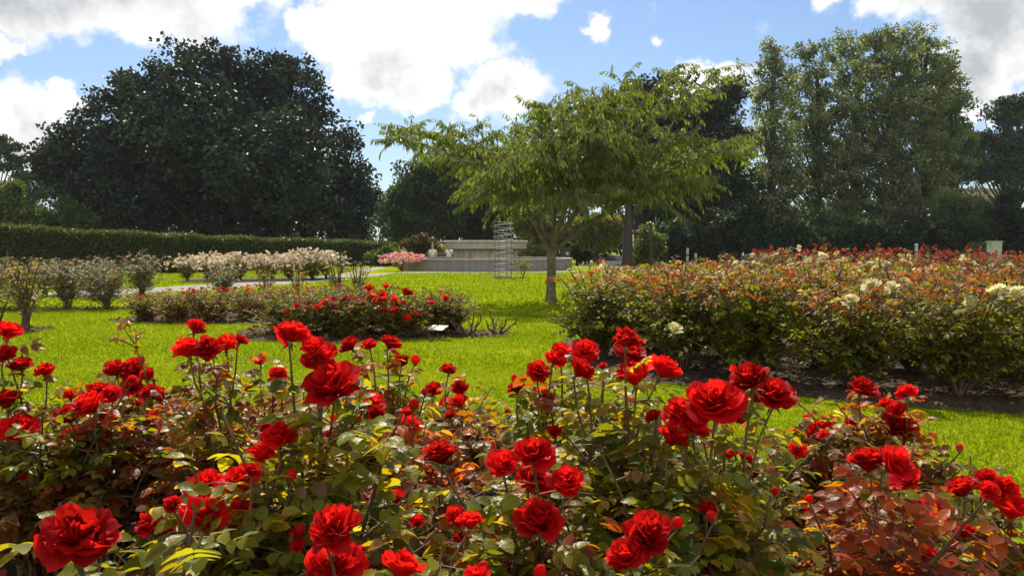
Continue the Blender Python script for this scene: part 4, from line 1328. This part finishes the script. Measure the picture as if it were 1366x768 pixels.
def hang(path, t0, step, size):
    k = len(path)
    ln = np.linalg.norm(np.diff(path, axis=0), axis=1).sum()
    n = max(3, int(ln * (1 - t0) / step))
    t = np.linspace(t0, 1.0, n)
    f = np.clip(t * (k - 1), 0, k - 1.001)
    i = f.astype(int)
    p = path[i] + (path[i + 1] - path[i]) * (f - i)[:, None]
    T = unit(path[i + 1] - path[i])
    a = randdir(rng, n)
    d = unit(T * .55 + a * .55 + np.array([0, 0, -.95]))
    P.append(p)
    Y_.append(d)
    Z_.append(randdir(rng, n) + np.array([0, -.2, .3]))
    s_.append(size * rng.uniform(.65, 1.15, n))
    w = rng.rand(n, 1)
    C_.append((np.array([.085, .125, .032]) * (1 - w) + np.array([.150, .175, .045]) * w) * rng.uniform(.8, 1.2, (n, 1)))


for (px, py, dy) in TIPS:
    e = at(px, py, YC + dy) - o
    li = min(range(len(LP)), key=lambda k: np.linalg.norm(LP[k][-1] - e) + .0)
    b = LP[li][rng.randint(6, 9)]
    L_ = np.linalg.norm(e - b)
    mid_ = b + (e - b) * .55 + np.array([0, 0, .22 * L_])
    C0 = bez(b, mid_, e, 12)
    C0[1:-1] += rng.normal(0, .02, (10, 3))
    g.tube(C0, np.linspace(.030, .006, 12), 6)
    hang(C0, .45, .026, .15)
    sparse = (py < 150 and not 740 < px < 828) or px < 625 or px > 945 or (py < 178 and px > 828)
    ns = int(L_ / (.24 if sparse else .105)) + 2
    for k in range(ns):
        t = rng.uniform(.45 if sparse else .22, .98)
        p0 = C0[int(t * 11)]
        a = rng.uniform(0, 6.28)
        ln = rng.uniform(.30, .75)
        d = np.array([math.cos(a), math.sin(a), rng.uniform(-.1, .5)])
        T = unit(C0[-1] - C0[-3])
        d = unit(d + T * .6)
        e2 = p0 + d * ln + np.array([0, 0, -.22 * ln])
        C1 = bez(p0, p0 + d * ln * .55 + np.array([0, 0, .06]), e2, 6)
        g.tube(C1, np.linspace(.008, .003, 6), 4)
        hang(C1, .12, .031, .145)
        for j in range(3):
            p1 = C1[rng.randint(2, 6)]
            d2 = unit(d + rng.normal(0, .6, 3))
            l2 = rng.uniform(.2, .42)
            C2 = bez(p1, p1 + d2 * l2 * .5, p1 + d2 * l2 + np.array([0, 0, -.3 * l2]), 4)
            g.tube(C2, np.linspace(.005, .002, 4), 4)
            hang(C2, .1, .034, .14)
g.build('trunk', M_CHERRYBARK, ch, smooth=True)
CT = np.array([(0, 0, 0), (.11, .3, .05), (.13, .55, .04), (0, .5, -.03), (-.11, .3, .05), (-.13, .55, .04), (0, 1, -.12)])
CF = [(0, 1, 2, 3), (0, 3, 5, 4), (3, 2, 6, 5)]
g = Geo()
g.leaves(CT, CF, np.concatenate(P), np.concatenate(Y_), np.concatenate(Z_), np.concatenate(s_), np.concatenate(C_))
g.build('crown', M_CHERRYLEAF, ch)
print('cherry leaves', sum(map(len, P)))

# ------------------------------------------------------------------ people
def skin_mesh(name, joints, edges, parent, m, levels=1, extra=None):
    me = bpy.data.meshes.new(name)
    me.from_pydata([j[:3] for j in joints], edges, [])
    ob = link(name, me, parent)
    md = ob.modifiers.new('skin', 'SKIN')
    lay = me.skin_vertices[0].data if len(me.skin_vertices) else None
    if lay is None:
        bpy.context.view_layer.objects.active = ob
        bpy.ops.object.modifier_apply
    if lay is not None:
        for k, j in enumerate(joints):
            r = j[3]
            lay[k].radius = (r, r) if np.isscalar(r) else r
            lay[k].use_root = (k == 0)
    sb = ob.modifiers.new('sub', 'SUBSURF')
    sb.levels = levels
    sb.render_levels = levels
    md.use_smooth_shade = True
    me.materials.append(m)
    dg = bpy.context.evaluated_depsgraph_get()
    return ob


def bake(ob):
    """turn the modifier result into plain mesh data"""
    dg = bpy.context.evaluated_depsgraph_get()
    dg.update()
    me = bpy.data.meshes.new_from_object(ob.evaluated_get(dg))
    ob.modifiers.clear()
    ob.data = me
    return ob


M_SKIN = solid('skin', (.50, .31, .22), (.44, .26, .18), 20, .55)
M_SHIRT = [solid('shirt_pale_grey', (.62, .62, .60), (.5, .5, .49), 12, .8), solid('shirt_white', (.75, .75, .74), (.66, .66, .66), 12, .8)]
M_TROUS = [solid('trousers_navy', (.03, .035, .055), (.02, .024, .04), 12, .85), solid('trousers_dark', (.03, .03, .032), (.02, .02, .02), 12, .85)]
M_HAIR = [solid('hair_grey', (.20, .18, .16), (.12, .11, .10), 40, .6), solid('hair_brown', (.06, .035, .02), (.03, .018, .012), 40, .6)]
M_SHOE = solid('shoe_leather', (.03, .025, .02), None, rough=.5)


def person(label, loc, rz, seated, shirt, trous, hair, reach=False, h=1.0):
    root = thing('person', label, 'person', loc, rz, None, h)
    # local frame: the person faces -Y
    if seated:
        hip, knee, ank, base = .50, (-.44, .49), (-.46, .09), .50
    else:
        hip, knee, ank, base = .92, (-.02, .50), (.02, .09), .92
    sh = base + .50
    J, Ed = [], []
    def a(x, y, z, r, p=None):
        J.append((x, y, z, r))
        if p is not None:
            Ed.append((p, len(J) - 1))
        return len(J) - 1
    pel = a(0, 0, hip, (.15, .11))
    wst = a(0, .0, base + .22, (.135, .095), pel)
    cst = a(0, .0, base + .40, (.165, .105), wst)
    nck = a(0, -.01, base + .555, .055, cst)
    hd0 = a(0, -.02, base + .64, .062, nck)
    hd1 = a(0, -.025, base + .72, (.080, .095), hd0)
    hd2 = a(0, -.015, base + .80, (.062, .075), hd1)
    for sg in (-1, 1):
        s0 = a(sg * .17, 0, sh - .02, .058, cst)
        if reach:
            el, wr = (sg * .27, -.14, sh - .18), (sg * .12, -.34, sh - .02)
        elif seated:
            el, wr = (sg * .25, -.06, sh - .27), (sg * .13, -.28, sh - .40)
        else:
            el, wr = (sg * .245, .02, sh - .29), (sg * .25, -.06, sh - .55)
        e = a(*el, .042, s0)
        w = a(*wr, .028, e)
        d = unit(np.array(wr) - np.array(el))
        hnd = a(*(np.array(wr) + d * .07), (.036, .022), w)
        sdv = unit(np.cross(d, np.array([0.1, .2, 1.])))
        for fk in range(4):
            t0 = np.array(wr) + d * .10 + sdv * (.026 - .0175 * fk)
            f1 = a(*t0, .010, hnd)
            a(*(t0 + d * (.055, .065, .06, .045)[fk] + np.array([0, 0, -.012])), .008, f1)
        th = a(*(np.array(wr) + d * .05 + sdv * .045), .011, w)
        a(*(np.array(wr) + d * .09 + sdv * .06), .009, th)
        hp = a(sg * .09, -.01, hip - .03, .085, pel)
        kn = a(sg * .11, knee[0], knee[1], .062, hp)
        an = a(sg * .11, ank[0], ank[1], .042, kn)
        a(sg * .115, ank[0] - .15, .04, (.042, .03), an)
    body = bake(skin_mesh('body', J, Ed, root, M_SKIN, 2))
    # clothing follows the same joints a little wider
    J2 = [(0, 0, hip + .06, (.165, .125)), (0, 0, base + .22, (.16, .12)), (0, 0, base + .40, (.185, .125)), (0, -.005, base + .50, (.10, .08))]
    E2 = [(0, 1), (1, 2), (2, 3)]
    for sg in (-1, 1):
        n0 = len(J2)
        s0 = np.array([sg * .18, 0, sh - .02])
        el = np.array([J[[i for i in range(len(J)) if abs(J[i][3] - .042) < 1e-9 and J[i][0] * sg > .2][0]][0:3]]).ravel() if False else None
        e = [j for j in J if np.isscalar(j[3]) and abs(j[3] - .042) < 1e-6 and j[0] * sg > .2][0]
        J2 += [(*s0, .075), tuple(np.array(s0) * .25 + np.array(e[:3]) * .75) + (.058,)]
        E2 += [(2, n0), (n0, n0 + 1)]
    bake(skin_mesh('shirt', J2, E2, root, shirt, 2))
    J3, E3 = [(0, 0, hip + .03, (.165, .125))], []
    for sg in (-1, 1):
        n0 = len(J3)
        J3 += [(sg * .095, -.01, hip - .03, .10), (sg * .11, knee[0], knee[1], .077), (sg * .11, ank[0], ank[1] + .02, .06)]
        E3 += [(0, n0), (n0, n0 + 1), (n0 + 1, n0 + 2)]
    bake(skin_mesh('trousers', J3, E3, root, trous, 2))
    for sg in (-1, 1):
        bake(skin_mesh('shoe', [(sg * .11, ank[0] + .04, .045, .05), (sg * .115, ank[0] - .08, .045, (.05, .042)), (sg * .118, ank[0] - .17, .035, (.042, .03))], [(0, 1), (1, 2)], root, M_SHOE, 1))
    g = Geo()
    zc = base + .765
    prof = [(.02, .108), (.055, .098), (.083, .068), (.096, .02), (.092, -.03), (.075, -.065)]
    g.lathe(prof, 16, 0, (1, 1, 1), (0, .012, zc))
    g.build('hair', hair, root, smooth=True)
    g = Geo()
    for sg in (-1, 1):
        g.lathe([(.0, -.011), (.011, 0), (.0, .011)], 8, 0, (1, 1, 1), (sg * .032, -.118, base + .735))
    g.build('eyes', M_HAIR[1], root)
    g = Geo()
    g.lathe([(.014, -.02), (.011, 0), (.005, .025)], 8, 0, (1, 1, 1), (0, -.122, base + .712))
    for sg in (-1, 1):
        g.lathe([(.0, -.028), (.014, -.01), (.016, .012), (.0, .028)], 8, 0, (1, 1, 1), (sg * .086, -.01, base + .72))
    g.build('nose_and_ears', M_SKIN, root, smooth=True)
    g = Geo()
    g.box((-.024, -.119, base + .672), (.024, -.105, base + .680))
    g.build('mouth', solid('lips', (.35, .12, .10), None), root)
    return root


p = at(577.5, 345, 47.2)
z0 = float(hgt(47.2))
person('person in a pale grey shirt seated at the left of the fountain', (p[0], 47.1, z0), rad(8), True, M_SHIRT[0], M_TROUS[0], M_HAIR[0])
p2 = at(599, 345, 47.2)
person('person in a white top and dark trousers seated nearer the fountain drum', (p2[0], 47.1, z0), rad(-12), True, M_SHIRT[1], M_TROUS[1], M_HAIR[1], True)
M_WOOD = solid('bench_wood', (.16, .10, .06), (.10, .065, .04), 9, .7)
bn = thing('park_bench', 'wooden bench behind the pool wall with two people sitting on it', 'bench', ((p[0] + p2[0]) / 2, 47.25, z0))
g = Geo()
for k in range(4):
    g.box((-.95, -.32 + .12 * k, .40), (.95, -.22 + .12 * k, .435))
g.build('seat', M_WOOD, bn)
g = Geo()
for k in range(3):
    g.box((-.95, .20, .52 + .13 * k), (.95, .235, .62 + .13 * k))
g.build('backrest', M_WOOD, bn)
for sx in (-.85, .85):
    for (y0, h_) in ((-.30, .40), (.155, .90)):
        g = Geo()
        g.box((sx - .03, y0, 0), (sx + .03, y0 + .045, h_ - .002))
        g.build('leg', M_STAKE, bn)
p3 = at(740.5, 345, 46.2)
person('person in a white shirt standing behind the trunk of the lawn tree', (p3[0], 46.2, float(hgt(46.2))), rad(15), False, M_SHIRT[1], M_TROUS[1], M_HAIR[1], False, 1.05)

# ------------------------------------------------------------------ litter bin, posts, box
M_BLACK = solid('black_paint', (.012, .012, .013), (.02, .02, .02), 8, .45)
M_WHITEP = solid('white_paint', (.42, .42, .40), (.32, .32, .30), 10, .6)
M_GREYB = solid('grey_box_paint', (.34, .36, .33), (.26, .28, .26), 6, .6)
p = at(755, 347, 46.8)
bt = thing('litter_bin', 'square black litter bin with a small white notice right of the lawn tree', 'bin', (p[0], 46.8, float(hgt(46.8))))
g = Geo()
g.box((-.26, -.26, .04), (.26, .26, 1.02))
bd = g.build('body', M_BLACK, bt)
g = Geo()
g.box((-.30, -.30, 1.022), (.30, .30, 1.10))
g.box((-.24, -.24, 1.102), (.24, .24, 1.16))
g.build('lid', M_BLACK, bt)
g = Geo()
g.box((-.02, -.268, .72), (.14, -.262, .88))
g.build('notice', M_WHITEP, bt)
p = at(868, 345, 44)
ps = thing('post', 'thin tall dark post standing in front of the young tree', 'post', (p[0], 44, float(hgt(44))))
g = Geo()
g.tube([(0, 0, 0), (0, 0, 2.5)], .075, 10)
g.build('pole', M_BARK, ps, smooth=True)
g = Geo()
g.lathe([(.0, .12), (.09, .06), (.095, 0), (.0, -.02)], 10, 0, (1, 1, 1), (0, 0, 2.5))
g.build('cap', M_BLACK, ps)
for k, (px, py, Yp, h_, lb) in enumerate(((917, 334, 58, 1.55, 'short pale grey bollard under the dark trees right of the young tree'), (928, 341, 58, 1.15, 'stubby pale bollard just right of the taller one'), (1222, 330, 56, 1.75, 'slim pale marker post behind the far red roses'))):
    p = at(px, 345, Yp)
    bo = thing('bollard', lb, 'bollard', (p[0], Yp, float(hgt(Yp))))
    g = Geo()
    g.lathe([(.11, 0), (.10, h_ - .12), (.115, h_ - .118), (.115, h_ - .06), (.09, h_), (0, h_ + .02)], 14)
    g.build('shaft', M_WHITEP, bo, smooth=False)
    g = Geo()
    g.lathe([(.105, h_ * .62), (.108, h_ * .62 + .002), (.108, h_ * .7), (.105, h_ * .7 + .002)], 14)
    g.build('band', M_BLACK, bo)
p = at(1326, 345, 40)
bx = thing('utility_cabinet', 'pale grey green utility cabinet standing behind the far red roses at right', 'utility cabinet', (p[0], 40, 0))
g = Geo()
g.box((-.27, -.2, .0), (.27, .2, 1.42))
g.build('body', M_GREYB, bx)
g = Geo()
g.box((-.30, -.23, 1.422), (.30, .23, 1.48))
g.build('lid', M_GREYB, bx)
for sx in (-1, 1):
    g = Geo()
    g.box((min(sx * .01, sx * .25), -.212, .10), (max(sx * .01, sx * .25), -.203, 1.38))
    dr = g.build('door', M_GREYB, bx)
    g = Geo()
    g.box((sx * .04 - .012, -.226, .72), (sx * .04 + .012, -.213, .86))
    g.build('handle', M_BLACK, dr)

# ------------------------------------------------------------------ parked cars
M_GLASS = solid('car_glass', (.02, .025, .03), None, rough=.06, spec=.8)
M_TYRE = solid('tyre_rubber', (.015, .015, .015), None, rough=.85)
M_RIM = solid('wheel_rim', (.45, .45, .46), None, rough=.3, metal=.8)
M_LAMP = solid('headlight_glass', (.7, .7, .7), None, rough=.1)
M_TAIL = solid('tail_light', (.4, .02, .02), None, rough=.2)


def car_paint(name, c):
    m, q, o = mat(name)
    p = q.n('ShaderNodeBsdfPrincipled', i_Roughness=.28, i_Metallic=.25)
    p.inputs['Base Color'].default_value = rgb(*c)
    p.inputs['Coat Weight'].default_value = .6
    q.set(o.inputs[0], p.outputs[0])
    return m


def car(label, loc, rz, paint, suv=0.0):
    root = thing('parked_car', label, 'car', loc, rz, 'cars parked under the trees')
    h = 1.0 + suv
    xs = np.array([-2.12, -2.05, -1.75, -1.2, -.6, 0, .6, 1.1, 1.6, 1.95, 2.1])
    top = np.array([.62, .82, .90, .92, .93, .94, .93, .92, .84, .74, .58]) * (1 + .6 * suv)
    wid = np.array([.70, .80, .86, .88, .89, .89, .89, .88, .86, .80, .66])
    ring = []
    for x, t, w in zip(xs, top, wid):
        ring.append([(x, -w * .92, .22), (x, -w, .45), (x, -w * .98, t - .08), (x, -w * .86, t), (x, w * .86, t), (x, w * .98, t - .08), (x, w, .45), (x, w * .92, .22)])
    def loft(g, ring, mat_=0):
        n = len(ring[0])
        V = np.array(ring).reshape(-1, 3)
        i = np.arange(len(ring) - 1)[:, None] * n
        j = np.arange(n)[None]
        j2 = (j + 1) % n
        g.add(V, np.stack([i + j, i + j2, i + n + j2, i + n + j], -1).reshape(-1, 4), mat_)
        g.add(np.array(ring[0]), [tuple(range(n - 1, -1, -1))], mat_)
        g.add(np.array(ring[-1]), [tuple(range(n))], mat_)
    g = Geo()
    loft(g, ring)
    g.build('body', paint, root, smooth=False)
    # glasshouse then roof skin
    gx = np.array([-1.75, -1.25, -.5, .2, .55, 1.15])
    gt = np.array([.93, 1.38, 1.47, 1.45, 1.38, .95]) * h
    gb = np.array([.90, .90, .92, .92, .92, .92]) * (1 + .6 * suv)
    ring = [[(x, -.80, b), (x, -.80 + (t - b) * .32, t), (x, .80 - (t - b) * .32, t), (x, .80, b)] for x, t, b in zip(gx, gt, gb)]
    g = Geo()
    loft(g, ring)
    g.build('window', M_GLASS, root)
    g = Geo()
    rx = np.linspace(-1.28, .56, 8)
    ring = []
    for x in rx:
        t = np.interp(x, gx, gt)
        b = np.interp(x, gx, gb)
        w = .80 - (t - b) * .32
        ring.append([(x, -w - .025, t - .05), (x, -w + .04, t + .02), (x, w - .04, t + .02), (x, w + .025, t - .05)])
    loft(g, ring)
    g.build('roof', paint, root)
    for sx in (-1.32, 1.32):
        for sy in (-1, 1):
            g = Geo()
            an = np.arange(20) * 2 * math.pi / 20
            prof = [(.30, -.09), (.325, -.06), (.325, .06), (.30, .09), (.20, .095)]
            gg = Geo()
            gg.lathe(prof, 20)
            V = gg.v[0][:, [0, 2, 1]] + np.array([sx, sy * .79, .325])
            g.add(V, gg.f[0])
            wl = g.build('wheel', M_TYRE, root)
            g = Geo()
            V = np.array([(sx + .2 * math.cos(a), sy * .79 + sy * .085, .325 + .2 * math.sin(a)) for a in an])
            g.add(V, [tuple(range(20))])
            g.build('rim', M_RIM, wl)
    for sy in (-1, 1):
        g = Geo()
        g.box((2.03, sy * .55 - .14, .60), (2.115, sy * .55 + .14, .70))
        g.build('headlight', M_LAMP, root)
        g = Geo()
        g.box((-2.13, sy * .62 - .12, .62), (-2.06, sy * .62 + .12, .76))
        g.build('tail_light', M_TAIL, root)
    return root


CP = [car_paint('paint_silver', (.55, .56, .57)), car_paint('paint_white', (.75, .75, .74)), car_paint('paint_grey', (.22, .23, .25)), car_paint('paint_blue', (.05, .08, .20))]
for px, Yc, rz, pt, suv, lb in ((808, 71.5, 168, 0, 0, 'silver car parked behind the roses left of the young tree'), (856, 70.5, 6, 1, 0, 'white car parked right behind the young tree and dark post'),
                                (1003, 71.5, 80, 0, .05, 'silver car seen end on below the dark trees'), (1027, 71.5, 84, 2, .05, 'dark grey car next to the end on silver one'),
                                (1181, 70.5, 172, 0, .08, 'silver grey car behind the far red roses under the poplars'), (1239, 70.8, 8, 3, .08, 'dark blue car behind the far red roses right of the silver grey one')):
    p = at(px, 345, Yc)
    car(lb, (p[0], Yc, float(hgt(Yc)) + .01), rad(rz), CP[pt], suv)

# ------------------------------------------------------------------ building seen through the trees
M_RENDER = solid('cream_render', (.52, .46, .36), (.44, .39, .31), 2, .9)
M_RENDERG = solid('grey_render', (.36, .36, .36), (.30, .30, .30), 2, .9)
M_WIN = solid('window_glass', (.04, .05, .06), None, rough=.08)
M_RAIL = solid('railing_paint', (.20, .22, .22), None, rough=.5)
p = at(1292, 345, 96)
gz = float(hgt(96))
bu = thing('apartment_building', 'cream flat roofed building with roof railing half hidden behind the right trees', 'building', (p[0], 98, gz))
HB = 9.3
g = Geo()
g.box((-5.5, 0, 0), (5.2, 9, HB))
g.build('wall', M_RENDER, bu)
g = Geo()
g.box((-4.9, 1.5, HB + .002), (.3, 7, HB + 2.3))
g.build('penthouse', M_RENDERG, bu)
g = Geo()
g.box((-5.7, -.25, HB + .003), (5.4, 9.2, HB + .28))
rf = g.build('roof', M_RENDERG, bu)
g = Geo()
for k in range(13):
    x = .8 + k * .36
    g.box((x - .02, -.1, HB + .282), (x + .02, -.06, HB + 1.28))
for z in (.75, 1.28):
    g.box((.6, -.11, HB + z), (5.3, -.05, HB + z + .05))
g.build('railing', M_RAIL, bu)
for fl in range(3):
    for k in range(5):
        g = Geo()
        x = -4.4 + k * 2.1
        z = 1.0 + fl * 3.0
        g.box((x - .62, -.05, z - .05), (x + .62, -.004, z + 1.55))
        fr = g.build('window', M_WHITEP, bu)
        g = Geo()
        g.box((x - .55, -.07, z + .02), (x + .55, -.053, z + 1.48))
        g.build('pane', M_WIN, fr)

# ------------------------------------------------------------------ light summer haze
m, q, o = mat('haze_air')
v = q.n('ShaderNodeVolumePrincipled')
v.inputs['Color'].default_value = rgb(.80, .88, 1.0)
v.inputs['Density'].default_value = .00018
v.inputs['Anisotropy'].default_value = .25
q.t.links.new(v.outputs[0], o.inputs['Volume'])
g = Geo()
g.box((-405, -35, -3.0), (405, 425, 42))
tag(g.build('haze', m), kind='stuff')
